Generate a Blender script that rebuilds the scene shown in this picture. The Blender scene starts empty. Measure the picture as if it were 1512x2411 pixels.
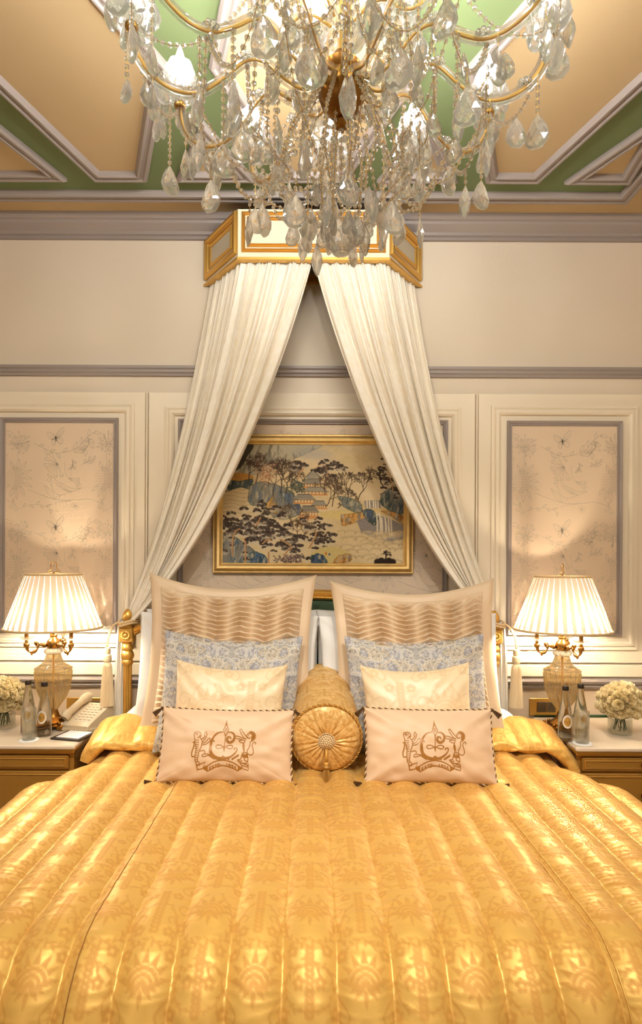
import bpy, bmesh, math, random
import numpy as np
from mathutils import Vector, Matrix

# ------------------------------------------------------------------ camera, world, exposure
R = math.radians
pi = math.pi
SC = bpy.context.scene
COL = SC.collection
CAM_D, CAM_Z, FPX, VX, HY = 3.35, 1.57, 1450.0, 734.0, 1325.0
cam_d = bpy.data.cameras.new('camera')
cam_d.sensor_fit = 'HORIZONTAL'
cam_d.sensor_width = 36.0
cam_d.lens = FPX / 1512.0 * 36.0
cam_d.shift_x = (756.0 - VX) / 1512.0
cam_d.shift_y = (HY - 1205.5) / 1512.0
cam_d.clip_start = 0.05
cam = bpy.data.objects.new('camera', cam_d)
COL.objects.link(cam)
cam.location = (0, -CAM_D, CAM_Z)
cam.rotation_euler = (pi / 2, -R(0.25), 0)
SC.camera = cam

world = bpy.data.worlds.new('world')
SC.world = world
world.use_nodes = True
world.node_tree.nodes['Background'].inputs[0].default_value = (1.0, 0.82, 0.62, 1)
world.node_tree.nodes['Background'].inputs[1].default_value = 0.25

SC.view_settings.view_transform = 'Standard'
SC.view_settings.look = 'None'
SC.view_settings.gamma = 1
SC.view_settings.use_curve_mapping = False
SC.view_settings.exposure = 0.25
BULB = 248.0          # emission of a chandelier candle bulb
LAMP = 520.0          # emission of a table lamp bulb
FILL_W = 118.0          # watts of an added fill spot
for sx_, sy_, aim, az, sz, en in ((-1.3, -2.7, -.2, 1.0, 88, .85), (1.3, -2.7, -.2, 1.0, 88, .85), (-.5, -2.9, -.9, .7, 62, 1.7), (.6, -2.9, -.9, .7, 62, 1.7)):
    ld = bpy.data.lights.new('fill_spot', 'SPOT')          # unseen fill spots added under the ceiling to brighten wall and bed
    ld.energy = FILL_W * en
    ld.color = (1.0, 0.97, 0.91)
    ld.spot_size = R(sz)
    ld.spot_blend = 0.9
    ld.shadow_soft_size = 0.12
    lo_ = bpy.data.objects.new('fill_spot', ld)
    COL.objects.link(lo_)
    lo_.location = (sx_, sy_, 3.40)
    lo_.rotation_euler = (Vector((sx_ * .7, aim, az)) - Vector((sx_, sy_, 3.40))).to_track_quat('-Z', 'Y').to_euler()
for sx_ in (-1.5, 1.5):
    ld = bpy.data.lights.new('fill_point', 'POINT')            # unseen fill lights added behind the camera to brighten bed and crystals
    ld.energy = 12
    ld.color = (1.0, 0.97, 0.91)
    ld.shadow_soft_size = 0.25
    lo_ = bpy.data.objects.new('fill_point', ld)
    COL.objects.link(lo_)
    lo_.location = (sx_, -4.85, 1.75)
cy = SC.cycles
cy.max_bounces = 8
cy.diffuse_bounces = 4
cy.glossy_bounces = 3
cy.transmission_bounces = 8
cy.transparent_max_bounces = 14
cy.caustics_refractive = False
cy.caustics_reflective = False
cy.sample_clamp_indirect = 6.0
cy.blur_glossy = 0.5
cy.use_denoising = True
cy.use_light_tree = False
cy.use_adaptive_sampling = True
cy.adaptive_threshold = 0.06
cy.adaptive_min_samples = 16

# ------------------------------------------------------------------ small helpers
random.seed(7)
RNG = np.random.default_rng(11)


def lin(v):
    v = v / 255.0
    return v / 12.92 if v <= 0.04045 else ((v + 0.055) / 1.055) ** 2.4


def c(r, g, b):
    return (lin(r), lin(g), lin(b), 1.0)


def PX(px, d):
    return (px - VX) / FPX * d


def PZ(py, d):
    return CAM_Z - (py - HY) / FPX * d


MATS = {}


def M(name, col, rough=0.5, metal=0.0, spec=0.5, sheen=0.0, bump=0.0, bscale=40.0, var=0.0, vscale=6.0, coat=0.0,
      trans=0.0, ior=1.45, aniso=0.0, stretch=None):
    """principled material, optional noise bump and noise colour variation (object coordinates)"""
    m = bpy.data.materials.new(name)
    m.use_nodes = True
    nt = m.node_tree
    p = nt.nodes['Principled BSDF']
    p.inputs['Base Color'].default_value = col
    p.inputs['Roughness'].default_value = rough
    p.inputs['Metallic'].default_value = metal
    p.inputs['Specular IOR Level'].default_value = spec
    p.inputs['Sheen Weight'].default_value = sheen
    p.inputs['Coat Weight'].default_value = coat
    p.inputs['Transmission Weight'].default_value = trans
    p.inputs['IOR'].default_value = ior
    if bump or var:
        tc = nt.nodes.new('ShaderNodeTexCoord')
        mp = nt.nodes.new('ShaderNodeMapping')
        if stretch:
            mp.inputs['Scale'].default_value = stretch
        nt.links.new(tc.outputs['Object'], mp.inputs[0])
    if bump:
        n = nt.nodes.new('ShaderNodeTexNoise')
        n.inputs['Scale'].default_value = bscale
        n.inputs['Detail'].default_value = 4
        b = nt.nodes.new('ShaderNodeBump')
        b.inputs['Strength'].default_value = bump
        b.inputs['Distance'].default_value = 0.01
        nt.links.new(mp.outputs[0], n.inputs['Vector'])
        nt.links.new(n.outputs[0], b.inputs['Height'])
        nt.links.new(b.outputs[0], p.inputs['Normal'])
    if var:
        n2 = nt.nodes.new('ShaderNodeTexNoise')
        n2.inputs['Scale'].default_value = vscale
        n2.inputs['Detail'].default_value = 5
        mx = nt.nodes.new('ShaderNodeMix')
        mx.data_type = 'RGBA'
        mx.inputs['A'].default_value = tuple(x * (1 - var) for x in col[:3]) + (1,)
        mx.inputs['B'].default_value = tuple(min(1, x * (1 + var)) for x in col[:3]) + (1,)
        nt.links.new(mp.outputs[0], n2.inputs['Vector'])
        nt.links.new(n2.outputs[0], mx.inputs['Factor'])
        nt.links.new(mx.outputs['Result'], p.inputs['Base Color'])
    MATS[name] = m
    return m


def M_attr(name, attr, col_a, col_b, rough_a, rough_b, metal=0.0, sheen=0.0, spec=0.5, metal_b=None, bump=0.0, fine=0.0):
    """two-tone woven fabric: the float attribute says which of the two yarns lies on top"""
    m = bpy.data.materials.new(name)
    m.use_nodes = True
    nt = m.node_tree
    p = nt.nodes['Principled BSDF']
    a = nt.nodes.new('ShaderNodeAttribute')
    a.attribute_name = attr
    mx = nt.nodes.new('ShaderNodeMix')
    mx.data_type = 'RGBA'
    mx.inputs['A'].default_value = col_a
    mx.inputs['B'].default_value = col_b
    nt.links.new(a.outputs['Fac'], mx.inputs['Factor'])
    nt.links.new(mx.outputs['Result'], p.inputs['Base Color'])
    mr = nt.nodes.new('ShaderNodeMapRange')
    mr.inputs['To Min'].default_value = rough_a
    mr.inputs['To Max'].default_value = rough_b
    nt.links.new(a.outputs['Fac'], mr.inputs['Value'])
    nt.links.new(mr.outputs[0], p.inputs['Roughness'])
    if metal_b is not None:
        mm = nt.nodes.new('ShaderNodeMapRange')
        mm.inputs['To Min'].default_value = metal
        mm.inputs['To Max'].default_value = metal_b
        nt.links.new(a.outputs['Fac'], mm.inputs['Value'])
        nt.links.new(mm.outputs[0], p.inputs['Metallic'])
    else:
        p.inputs['Metallic'].default_value = metal
    p.inputs['Sheen Weight'].default_value = sheen
    p.inputs['Specular IOR Level'].default_value = spec
    if bump or fine:
        b = nt.nodes.new('ShaderNodeBump')
        b.inputs['Strength'].default_value = bump if bump else fine
        b.inputs['Distance'].default_value = 0.002
        tc = nt.nodes.new('ShaderNodeTexCoord')
        n = nt.nodes.new('ShaderNodeTexNoise')
        n.inputs['Scale'].default_value = 220
        nt.links.new(tc.outputs['Object'], n.inputs['Vector'])
        ad = nt.nodes.new('ShaderNodeMath')
        ad.operation = 'MULTIPLY_ADD'
        ad.inputs[1].default_value = 1.0 if bump else 0.0
        nt.links.new(a.outputs['Fac'], ad.inputs[0])
        nt.links.new(n.outputs[0], ad.inputs[2])
        nt.links.new(ad.outputs[0], b.inputs['Height'])
        nt.links.new(b.outputs[0], p.inputs['Normal'])
    MATS[name] = m
    return m


def M_color(name, attr, rough=0.7, spec=0.2, sheen=0.0):
    m = bpy.data.materials.new(name)
    m.use_nodes = True
    nt = m.node_tree
    p = nt.nodes['Principled BSDF']
    a = nt.nodes.new('ShaderNodeAttribute')
    a.attribute_name = attr
    nt.links.new(a.outputs['Color'], p.inputs['Base Color'])
    p.inputs['Roughness'].default_value = rough
    p.inputs['Specular IOR Level'].default_value = spec
    p.inputs['Sheen Weight'].default_value = sheen
    MATS[name] = m
    return m


def M_glass(name, col, clear=0.35, ior=1.5, rough=0.0):
    """glass with a share of straight-through transmission, as in thin glass"""
    m = bpy.data.materials.new(name)
    m.use_nodes = True
    nt = m.node_tree
    nt.nodes.remove(nt.nodes['Principled BSDF'])
    o = nt.nodes['Material Output']
    g = nt.nodes.new('ShaderNodeBsdfGlass')
    g.inputs['Color'].default_value = col
    g.inputs['IOR'].default_value = ior
    g.inputs['Roughness'].default_value = rough
    t = nt.nodes.new('ShaderNodeBsdfTransparent')
    t.inputs['Color'].default_value = tuple(0.5 + 0.5 * x for x in col[:3]) + (1,)
    mx = nt.nodes.new('ShaderNodeMixShader')
    mx.inputs[0].default_value = clear
    nt.links.new(g.outputs[0], mx.inputs[1])
    nt.links.new(t.outputs[0], mx.inputs[2])
    nt.links.new(mx.outputs[0], o.inputs[0])
    MATS[name] = m
    return m


def M_crystal(name, col, clear, ior, glow=0.1):
    """cut glass: refracting, partly straight-through, with a little scatter from its many edges"""
    m = M_glass(name, col, clear, ior)
    nt = m.node_tree
    o = nt.nodes['Material Output']
    last = o.inputs[0].links[0].from_socket
    d = nt.nodes.new('ShaderNodeBsdfTranslucent')
    d.inputs[0].default_value = (1, 0.98, 0.95, 1)
    d2 = nt.nodes.new('ShaderNodeBsdfDiffuse')
    d2.inputs[0].default_value = (1, 0.98, 0.95, 1)
    m2 = nt.nodes.new('ShaderNodeMixShader')
    nt.links.new(d.outputs[0], m2.inputs[1])
    nt.links.new(d2.outputs[0], m2.inputs[2])
    mx = nt.nodes.new('ShaderNodeMixShader')
    mx.inputs[0].default_value = glow
    nt.links.new(last, mx.inputs[1])
    nt.links.new(m2.outputs[0], mx.inputs[2])
    nt.links.new(mx.outputs[0], o.inputs[0])
    return m


def M_emit(name, col, strength):
    m = bpy.data.materials.new(name)
    m.use_nodes = True
    nt = m.node_tree
    nt.nodes.remove(nt.nodes['Principled BSDF'])
    e = nt.nodes.new('ShaderNodeEmission')
    e.inputs[0].default_value = col
    e.inputs[1].default_value = strength
    nt.links.new(e.outputs[0], nt.nodes['Material Output'].inputs[0])
    MATS[name] = m
    return m


def M_cloth(name, col, trans=0.5, tcol=None, rough=0.8):
    """thin cloth that lets light through"""
    m = bpy.data.materials.new(name)
    m.use_nodes = True
    nt = m.node_tree
    nt.nodes.remove(nt.nodes['Principled BSDF'])
    d = nt.nodes.new('ShaderNodeBsdfDiffuse')
    d.inputs[0].default_value = col
    t = nt.nodes.new('ShaderNodeBsdfTranslucent')
    t.inputs[0].default_value = tcol or col
    mx = nt.nodes.new('ShaderNodeMixShader')
    mx.inputs[0].default_value = trans
    nt.links.new(d.outputs[0], mx.inputs[1])
    nt.links.new(t.outputs[0], mx.inputs[2])
    nt.links.new(mx.outputs[0], nt.nodes['Material Output'].inputs[0])
    MATS[name] = m
    return m


# ------------------------------------------------------------------ mesh building
class MB:
    def __init__(self):
        self.v, self.f, self.mi = [], [], []

    def add(self, V, F, mi=0):
        o = len(self.v)
        self.v.extend([tuple(p) for p in V])
        for q in F:
            self.f.append([i + o for i in q])
            self.mi.append(mi)
        return self

    def box(self, x0, x1, y0, y1, z0, z1, mi=0, ch=0.0):
        if ch <= 0:
            V = [(x, y, z) for z in (z0, z1) for y in (y0, y1) for x in (x0, x1)]
            F = [(0, 2, 3, 1), (4, 5, 7, 6), (0, 1, 5, 4), (2, 6, 7, 3), (0, 4, 6, 2), (1, 3, 7, 5)]
            return self.add(V, F, mi)
        h = ch
        V, F = [], []
        # eight-cornered sections stacked: chamfered box
        def ring(ix, iy, z):
            return [(x0 + ix, y0 + iy + h, z), (x0 + ix + h, y0 + iy, z), (x1 - ix - h, y0 + iy, z), (x1 - ix, y0 + iy + h, z),
                    (x1 - ix, y1 - iy - h, z), (x1 - ix - h, y1 - iy, z), (x0 + ix + h, y1 - iy, z), (x0 + ix, y1 - iy - h, z)]
        for ins, z in ((h, z0), (0, z0 + h), (0, z1 - h), (h, z1)):
            V += ring(ins, ins, z)
        for k in range(3):
            for i in range(8):
                j = (i + 1) % 8
                F.append((k * 8 + i, k * 8 + j, (k + 1) * 8 + j, (k + 1) * 8 + i))
        F.append(tuple(range(7, -1, -1)))
        F.append(tuple(range(24, 32)))
        return self.add(V, F, mi)

    def lathe(self, prof, seg=24, ctr=(0, 0, 0), mi=0, flute=0, depth=0.0, fr=(0, 99), close=True, phase=0.0, axis='z', sy=1.0):
        V, F = [], []
        n = len(prof)
        for k, (r, z) in enumerate(prof):
            for i in range(seg):
                a = 2 * pi * i / seg + phase
                rr = r
                if flute and fr[0] <= k <= fr[1]:
                    rr = r * (1 - depth * (0.5 - 0.5 * math.cos(flute * a)))
                x, y = rr * math.cos(a), rr * math.sin(a) * sy
                if axis == 'z':
                    V.append((ctr[0] + x, ctr[1] + y, ctr[2] + z))
                elif axis == 'y':
                    V.append((ctr[0] + x, ctr[1] + z, ctr[2] - y))
                else:
                    V.append((ctr[0] + z, ctr[1] + x, ctr[2] + y))
        for k in range(n - 1):
            for i in range(seg):
                j = (i + 1) % seg
                F.append((k * seg + i, k * seg + j, (k + 1) * seg + j, (k + 1) * seg + i))
        if close:
            if prof[0][0] > 1e-6:
                F.append(tuple(range(seg - 1, -1, -1)))
            if prof[-1][0] > 1e-6:
                F.append(tuple((n - 1) * seg + i for i in range(seg)))
        return self.add(V, F, mi)

    def tube(self, pts, rad, seg=8, mi=0, cap=True, sc=None, closed=False, ref=None):
        pts = [Vector(p) for p in pts]
        n = len(pts)
        V, F = [], []
        prev = None
        for k in range(n):
            if closed:
                t = (pts[(k + 1) % n] - pts[k - 1]).normalized()
            else:
                t = (pts[min(k + 1, n - 1)] - pts[max(k - 1, 0)]).normalized()
            if prev is None:
                up = Vector(ref) if ref else (Vector((0, 0, 1)) if abs(t.z) < 0.9 else Vector((0, 1, 0)))
                a = t.cross(up).normalized()
            else:
                a = (prev - t * prev.dot(t)).normalized()
            b = t.cross(a)
            prev = a
            r = rad[k] if isinstance(rad, (list, tuple)) else rad
            for i in range(seg):
                q = 2 * pi * i / seg
                s1, s2 = (sc if sc else (1, 1))
                V.append(pts[k] + a * (math.cos(q) * r * s1) + b * (math.sin(q) * r * s2))
        m = n if closed else n - 1
        for k in range(m):
            k2 = (k + 1) % n
            for i in range(seg):
                j = (i + 1) % seg
                F.append((k * seg + i, k * seg + j, k2 * seg + j, k2 * seg + i))
        if cap and not closed:
            F.append(tuple(range(seg - 1, -1, -1)))
            F.append(tuple((n - 1) * seg + i for i in range(seg)))
        return self.add(V, F, mi)

    def ball(self, ctr, r, seg=12, rings=8, mi=0, sc=(1, 1, 1)):
        V, F = [(ctr[0], ctr[1], ctr[2] + r * sc[2])], []
        for k in range(1, rings):
            a = pi * k / rings
            for i in range(seg):
                q = 2 * pi * i / seg
                V.append((ctr[0] + r * sc[0] * math.sin(a) * math.cos(q), ctr[1] + r * sc[1] * math.sin(a) * math.sin(q), ctr[2] + r * sc[2] * math.cos(a)))
        V.append((ctr[0], ctr[1], ctr[2] - r * sc[2]))
        L = len(V) - 1
        for i in range(seg):
            j = (i + 1) % seg
            F.append((0, 1 + i, 1 + j))
            F.append((L, L - seg + j, L - seg + i))
            for k in range(rings - 2):
                F.append((1 + k * seg + i, 1 + (k + 1) * seg + i, 1 + (k + 1) * seg + j, 1 + k * seg + j))
        return self.add(V, F, mi)

    def frame(self, poly, prof, mp, mi=0, closed_prof=False):
        """sweep a profile [(inward offset, height)] round a closed polygon with mitred corners; mp maps (u, v, h) to 3D"""
        n, V, F = len(poly), [], []
        for off, h in prof:
            for (u, v) in offset_poly(poly, off):
                V.append(mp(u, v, h))
        m = len(prof)
        for k in range(m if closed_prof else m - 1):
            k2 = (k + 1) % m
            for i in range(n):
                j = (i + 1) % n
                F.append((k * n + i, k * n + j, k2 * n + j, k2 * n + i))
        return self.add(V, F, mi)

    def extrude(self, prof, p0, p1, mp, mi=0):
        """profile [(a, b)] carried from p0 to p1; mp(t, a, b)"""
        n = len(prof)
        V = [mp(p0, a, b) for a, b in prof] + [mp(p1, a, b) for a, b in prof]
        F = [(i, (i + 1) % n, n + (i + 1) % n, n + i) for i in range(n)]
        F += [tuple(range(n - 1, -1, -1)), tuple(range(n, 2 * n))]
        return self.add(V, F, mi)

    def build(self, name, mat, parent=None, smooth=False, angle=None):
        me = bpy.data.meshes.new(name)
        me.from_pydata(self.v, [], self.f)
        mats = mat if isinstance(mat, (list, tuple)) else [mat]
        for m in mats:
            me.materials.append(MATS[m] if isinstance(m, str) else m)
        if len(mats) > 1:
            me.polygons.foreach_set('material_index', self.mi)
        bm = bmesh.new()
        bm.from_mesh(me)
        bmesh.ops.recalc_face_normals(bm, faces=bm.faces)
        bm.to_mesh(me)
        bm.free()
        if smooth:
            me.polygons.foreach_set('use_smooth', [True] * len(me.polygons))
            if angle:
                me.set_sharp_from_angle(angle=R(angle))
        o = bpy.data.objects.new(name, me)
        COL.objects.link(o)
        if parent is not None:
            o.parent = parent
        return o


def offset_poly(poly, off):
    n = len(poly)
    out = []
    area = sum(poly[i][0] * poly[(i + 1) % n][1] - poly[(i + 1) % n][0] * poly[i][1] for i in range(n))
    sgn = 1 if area > 0 else -1
    for i in range(n):
        p0, p1, p2 = poly[i - 1], poly[i], poly[(i + 1) % n]
        e1 = Vector((p1[0] - p0[0], p1[1] - p0[1])).normalized()
        e2 = Vector((p2[0] - p1[0], p2[1] - p1[1])).normalized()
        n1, n2 = Vector((-e1.y, e1.x)) * sgn, Vector((-e2.y, e2.x)) * sgn
        m = (n1 + n2) / max(0.15, 1 + n1.dot(n2))
        out.append((p1[0] + m.x * off, p1[1] + m.y * off))
    return out


def grid_obj(name, P, mat, parent=None, attrs=None, smooth=True, wrap=False):
    """P (ny, nx, 3) -> quad grid, fast; attrs name -> (ny, nx) floats or (ny, nx, 3) colours (linear)"""
    ny, nx = P.shape[:2]
    me = bpy.data.meshes.new(name)
    me.vertices.add(ny * nx)
    me.vertices.foreach_set('co', P.reshape(-1).astype(np.float32))
    idx = np.arange(ny * nx).reshape(ny, nx)
    if wrap:
        idx = np.concatenate([idx, idx[:, :1]], 1)
    q = np.stack([idx[:-1, :-1], idx[:-1, 1:], idx[1:, 1:], idx[1:, :-1]], -1).reshape(-1, 4)
    nf = len(q)
    me.loops.add(nf * 4)
    me.loops.foreach_set('vertex_index', q.reshape(-1).astype(np.int32))
    me.polygons.add(nf)
    me.polygons.foreach_set('loop_start', np.arange(0, nf * 4, 4, dtype=np.int32))
    me.update(calc_edges=True)
    me.polygons.foreach_set('use_smooth', np.full(nf, smooth))
    for k, a in (attrs or {}).items():
        if a.ndim == 2:
            me.attributes.new(k, 'FLOAT', 'POINT').data.foreach_set('value', a.reshape(-1).astype(np.float32))
        else:
            rgba = np.concatenate([a.reshape(-1, 3), np.ones((ny * nx, 1))], 1)
            me.attributes.new(k, 'FLOAT_COLOR', 'POINT').data.foreach_set('color', rgba.reshape(-1).astype(np.float32))
    me.materials.append(MATS[mat])
    o = bpy.data.objects.new(name, me)
    COL.objects.link(o)
    if parent is not None:
        o.parent = parent
    return o


def tag(o, label=None, cat=None, group=None, kind=None):
    if label:
        o['label'] = label
    if cat:
        o['category'] = cat
    if group:
        o['group'] = group
    if kind:
        o['kind'] = kind
    return o


def thing(name, loc, label, cat, rot=(0, 0, 0), group=None):
    o = bpy.data.objects.new(name, None)
    o.empty_display_size = 0.05
    COL.objects.link(o)
    o.location = loc
    o.rotation_euler = rot
    return tag(o, label, cat, group)


def copy_tree(o, parent=None):
    n = o.copy()
    COL.objects.link(n)
    if parent is not None:
        n.parent = parent
    for ch in list(o.children):
        copy_tree(ch, n)
    return n


def noise2(x, y, seed=0):
    r = np.random.default_rng(seed).random((256, 256))
    xi, yi = np.floor(x).astype(int), np.floor(y).astype(int)
    fx, fy = x - xi, y - yi
    fx, fy = fx * fx * (3 - 2 * fx), fy * fy * (3 - 2 * fy)
    g = lambda a, b: r[a % 256, b % 256]
    return ((g(xi, yi) * (1 - fx) + g(xi + 1, yi) * fx) * (1 - fy) + (g(xi, yi + 1) * (1 - fx) + g(xi + 1, yi + 1) * fx) * fy) * 2 - 1


def fbm(x, y, seed=0, octv=4):
    s, a = 0, 1.0
    for k in range(octv):
        s = s + a * noise2(x * 2 ** k, y * 2 ** k, seed + k)
        a *= 0.5
    return s


def spline(pts, n=8):
    """Catmull-Rom through points (any dimension)"""
    P = [np.array(p, float) for p in pts]
    P = [2 * P[0] - P[1]] + P + [2 * P[-1] - P[-2]]
    out = []
    for i in range(1, len(P) - 2):
        for k in range(n):
            t = k / n
            out.append(0.5 * (2 * P[i] + (P[i + 1] - P[i - 1]) * t + (2 * P[i - 1] - 5 * P[i] + 4 * P[i + 1] - P[i + 2]) * t * t
                              + (3 * P[i] - P[i - 1] - 3 * P[i + 1] + P[i + 2]) * t ** 3))
    out.append(P[-2])
    return [tuple(float(q) for q in p) for p in out]


class Flat:
    """2D line art as thin ribbons and filled shapes, mapped onto a surface afterwards"""
    def __init__(self, clip=None):
        self.v, self.f, self.clip = [], [], clip

    def inside(self, p):
        return self.clip is None or (self.clip[0] <= p[0] <= self.clip[2] and self.clip[1] <= p[1] <= self.clip[3])

    def line(self, pts, w, taper=False, smooth=0):
        if smooth:
            pts = spline(pts, smooth)
        n = len(pts)
        prev = None
        for k in range(n):
            p0, p1 = pts[max(k - 1, 0)], pts[min(k + 1, n - 1)]
            dx, dy = p1[0] - p0[0], p1[1] - p0[1]
            L = math.hypot(dx, dy) or 1e-9
            ww = (w[k] if isinstance(w, list) else w) * 0.5
            if taper:
                ww *= 1 - 0.75 * k / max(1, n - 1)
            ok = self.inside(pts[k])
            i = len(self.v)
            self.v += [(pts[k][0] - dy / L * ww, pts[k][1] + dx / L * ww), (pts[k][0] + dy / L * ww, pts[k][1] - dx / L * ww)]
            if prev is not None and ok and prev[1]:
                self.f.append((prev[0], prev[0] + 1, i + 1, i))
            prev = (i, ok)
        return self

    def fill(self, pts):
        if all(self.inside(p) for p in pts):
            o = len(self.v)
            self.v += [tuple(p[:2]) for p in pts]
            self.f.append(tuple(range(o, o + len(pts))))
        return self

    def build(self, name, mp, mat, parent=None):
        m = MB()
        m.add([mp(u, v) for u, v in self.v], self.f)
        used = sorted({i for q in m.f for i in q})
        re = {a: b for b, a in enumerate(used)}
        m.v = [m.v[i] for i in used]
        m.f = [[re[i] for i in q] for q in m.f]
        return m.build(name, mat, parent)


GL = {'E': [[(1, 0), (0, 0), (0, 1), (1, 1)], [(0, .5), (.8, .5)]],
      'S': [[(1, .85), (.7, 1), (.3, 1), (0, .8), (.1, .58), (.9, .42), (1, .2), (.7, 0), (.3, 0), (0, .15)]],
      'T': [[(0, 1), (1, 1)], [(.5, 1), (.5, 0)]],
      'D': [[(0, 0), (0, 1), (.6, 1), (1, .75), (1, .25), (.6, 0), (0, 0)]],
      '-': [[(.2, .5), (.6, .5)]],
      '1': [[(.2, .8), (.55, 1), (.55, 0)]],
      '9': [[(.1, .05), (.6, .1), (.95, .5), (.95, .8), (.7, 1), (.3, 1), (.05, .8), (.1, .55), (.4, .45), (.9, .6)]],
      '5': [[(.95, 1), (.15, 1), (.1, .55), (.6, .6), (.95, .4), (.9, .12), (.5, 0), (.05, .1)]],
      'H': [[(0, 0), (0, 1)], [(1, 0), (1, 1)], [(0, .5), (1, .5)]],
      'O': [[(.5, 0), (.1, .2), (0, .5), (.1, .8), (.5, 1), (.9, .8), (1, .5), (.9, .2), (.5, 0)]],
      '2': [[(.05, .8), (.4, 1), (.9, .85), (.85, .6), (.05, 0), (1, 0)]],
      'W': [[(0, 1), (.25, 0), (.5, .8), (.75, 0), (1, 1)]],
      'A': [[(0, 0), (.5, 1), (1, 0)], [(.2, .35), (.8, .35)]],
      'R': [[(0, 0), (0, 1), (.7, 1), (1, .8), (.7, .5), (0, .5)], [(.5, .5), (1, 0)]],
      'N': [[(0, 0), (0, 1), (1, 0), (1, 1)]]}

# ------------------------------------------------------------------ materials
M('wall_cream', c(226, 211, 190), 0.55, bump=0.03, bscale=300)
M('ceil_cream', c(194, 168, 128), 0.7, bump=0.02, bscale=200)
M('ceil_green', c(110, 124, 84), 0.7, var=0.06, vscale=3)
M('trim_grey', c(154, 143, 138), 0.42, bump=0.02, bscale=200)
M('panel_cream', c(238, 224, 200), 0.4)
M('paper', c(224, 200, 172), 0.36, var=0.03, vscale=4)
M('paper_ink', c(180, 167, 148), 0.4)
M('dado_paper', c(205, 184, 158), 0.5)
M('carpet', c(170, 148, 120), 0.95, bump=0.3, bscale=400)
M('gold', c(230, 182, 96), 0.33, 0.8, bump=0.05, bscale=90, var=0.12, vscale=14)
M('gold_leaf', c(236, 200, 132), 0.42, 0.8, bump=0.12, bscale=70, var=0.2, vscale=22)
M('gold_paint', c(220, 174, 92), 0.34, 0.85)
M('brass', c(182, 140, 78), 0.24, 1.0, var=0.15, vscale=20)
M('brass_dark', c(150, 104, 48), 0.3, 1.0, var=0.25, vscale=25)
M('corona_white', c(236, 222, 196), 0.5)
M('corona_grey', c(200, 190, 168), 0.5)
M('white_linen', c(240, 236, 230), 0.8, sheen=0.2, bump=0.06, bscale=60)
M('green_velvet', c(76, 98, 70), 0.75, sheen=0.6, bump=0.05, bscale=80)
M('sham_beige', c(222, 194, 158), 0.42, sheen=0.3, bump=0.05, bscale=300)
M('taupe_satin', c(230, 194, 156), 0.48, sheen=0.4, bump=0.05, bscale=260)
M('thread', c(168, 112, 44), 0.4, 0.1)
M('rope_light', c(226, 196, 150), 0.6)
M('rope_dark', c(112, 72, 34), 0.6)
M('rope_gold', c(214, 160, 76), 0.5, 0.2)
M('tassel_dark', c(92, 62, 30), 0.6, 0.1)
M('tassel_gold', c(176, 128, 58), 0.5, 0.2)
M('tassel_cream', c(240, 218, 178), 0.6, sheen=0.3)
M('marble', c(232, 214, 190), 0.12, var=0.05, vscale=9, coat=0.3)
M('wood_gold', c(176, 126, 52), 0.34, 0.2, var=0.1, vscale=5, stretch=(1, 1, 14))
M('wood_dark', c(70, 44, 20), 0.5)
M('phone_cream', c(226, 206, 172), 0.35)
M('phone_key', c(240, 226, 200), 0.4)
M('black_leather', c(44, 36, 32), 0.4)
M('paper_white', c(248, 246, 244), 0.7)
M('cap_black', c(38, 26, 18), 0.35)
M('label_white', c(240, 232, 218), 0.5)
M('label_gold', c(206, 156, 74), 0.4, 0.2)
M('ink_dark', c(96, 66, 26), 0.5)
M('socket_dark', c(70, 56, 38), 0.4)
M('rose_cream', c(254, 240, 202), 0.55, sheen=0.2, var=0.06, vscale=30)
M('leaf_green', c(66, 84, 36), 0.5)
M('bark_line', c(80, 60, 44), 0.7)
M('dark_void', c(60, 44, 30), 0.8)
M_crystal('crystal', (1.0, 0.995, 0.985, 1), 0.3, 1.55, 0.12)
M_crystal('crystal_thin', (1.0, 0.99, 0.975, 1), 0.5, 1.5, 0.05)
M_glass('glass', (0.98, 1.0, 0.98, 1), 0.72, 1.45)
M_glass('water_glass', (0.97, 0.985, 0.97, 1), 0.15, 1.36)
M_glass('glass_green', (0.45, 0.75, 0.6, 1), 0.3, 1.5)
M_crystal('amber_glass', (1.0, 0.87, 0.54, 1), 0.42, 1.45, 0.06)
M_emit('bulb_glow', (1.0, 0.98, 0.92, 1), BULB)
M_emit('lamp_glow', (1.0, 0.85, 0.62, 1), LAMP)
M_cloth('shade_thin', c(248, 238, 222), 0.17, c(238, 226, 206))
M_cloth('shade_double', c(236, 216, 190), 0.045, c(226, 204, 176))
M_attr('quilt_gold', 'pat', c(238, 188, 96), c(218, 160, 72), 0.42, 0.58, metal=0.35, metal_b=0.2, sheen=0.1, fine=0.05)
M_attr('bolster_gold', 'pat', c(236, 194, 124), c(210, 158, 84), 0.4, 0.55, metal=0.3, metal_b=0.2, fine=0.05)
M_attr('cream_damask', 'pat', c(240, 214, 172), c(230, 200, 154), 0.36, 0.55, fine=0.04, sheen=0.3)
M_attr('curtain_damask', 'pat', c(252, 244, 230), c(246, 234, 212), 0.5, 0.65, fine=0.03, sheen=0.2)
def add_translucent(name, col, share):
    nt = MATS[name].node_tree
    o = nt.nodes['Material Output']
    p = nt.nodes['Principled BSDF']
    t = nt.nodes.new('ShaderNodeBsdfTranslucent')
    t.inputs[0].default_value = col
    mx = nt.nodes.new('ShaderNodeMixShader')
    mx.inputs[0].default_value = share
    nt.links.new(p.outputs[0], mx.inputs[1])
    nt.links.new(t.outputs[0], mx.inputs[2])
    nt.links.new(mx.outputs[0], o.inputs[0])


add_translucent('rose_cream', c(254, 238, 196), 0.4)
M_color('paisley', 'col', 0.55, 0.3, 0.2)
M_color('canvas_paint', 'col', 0.7, 0.15)

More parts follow.
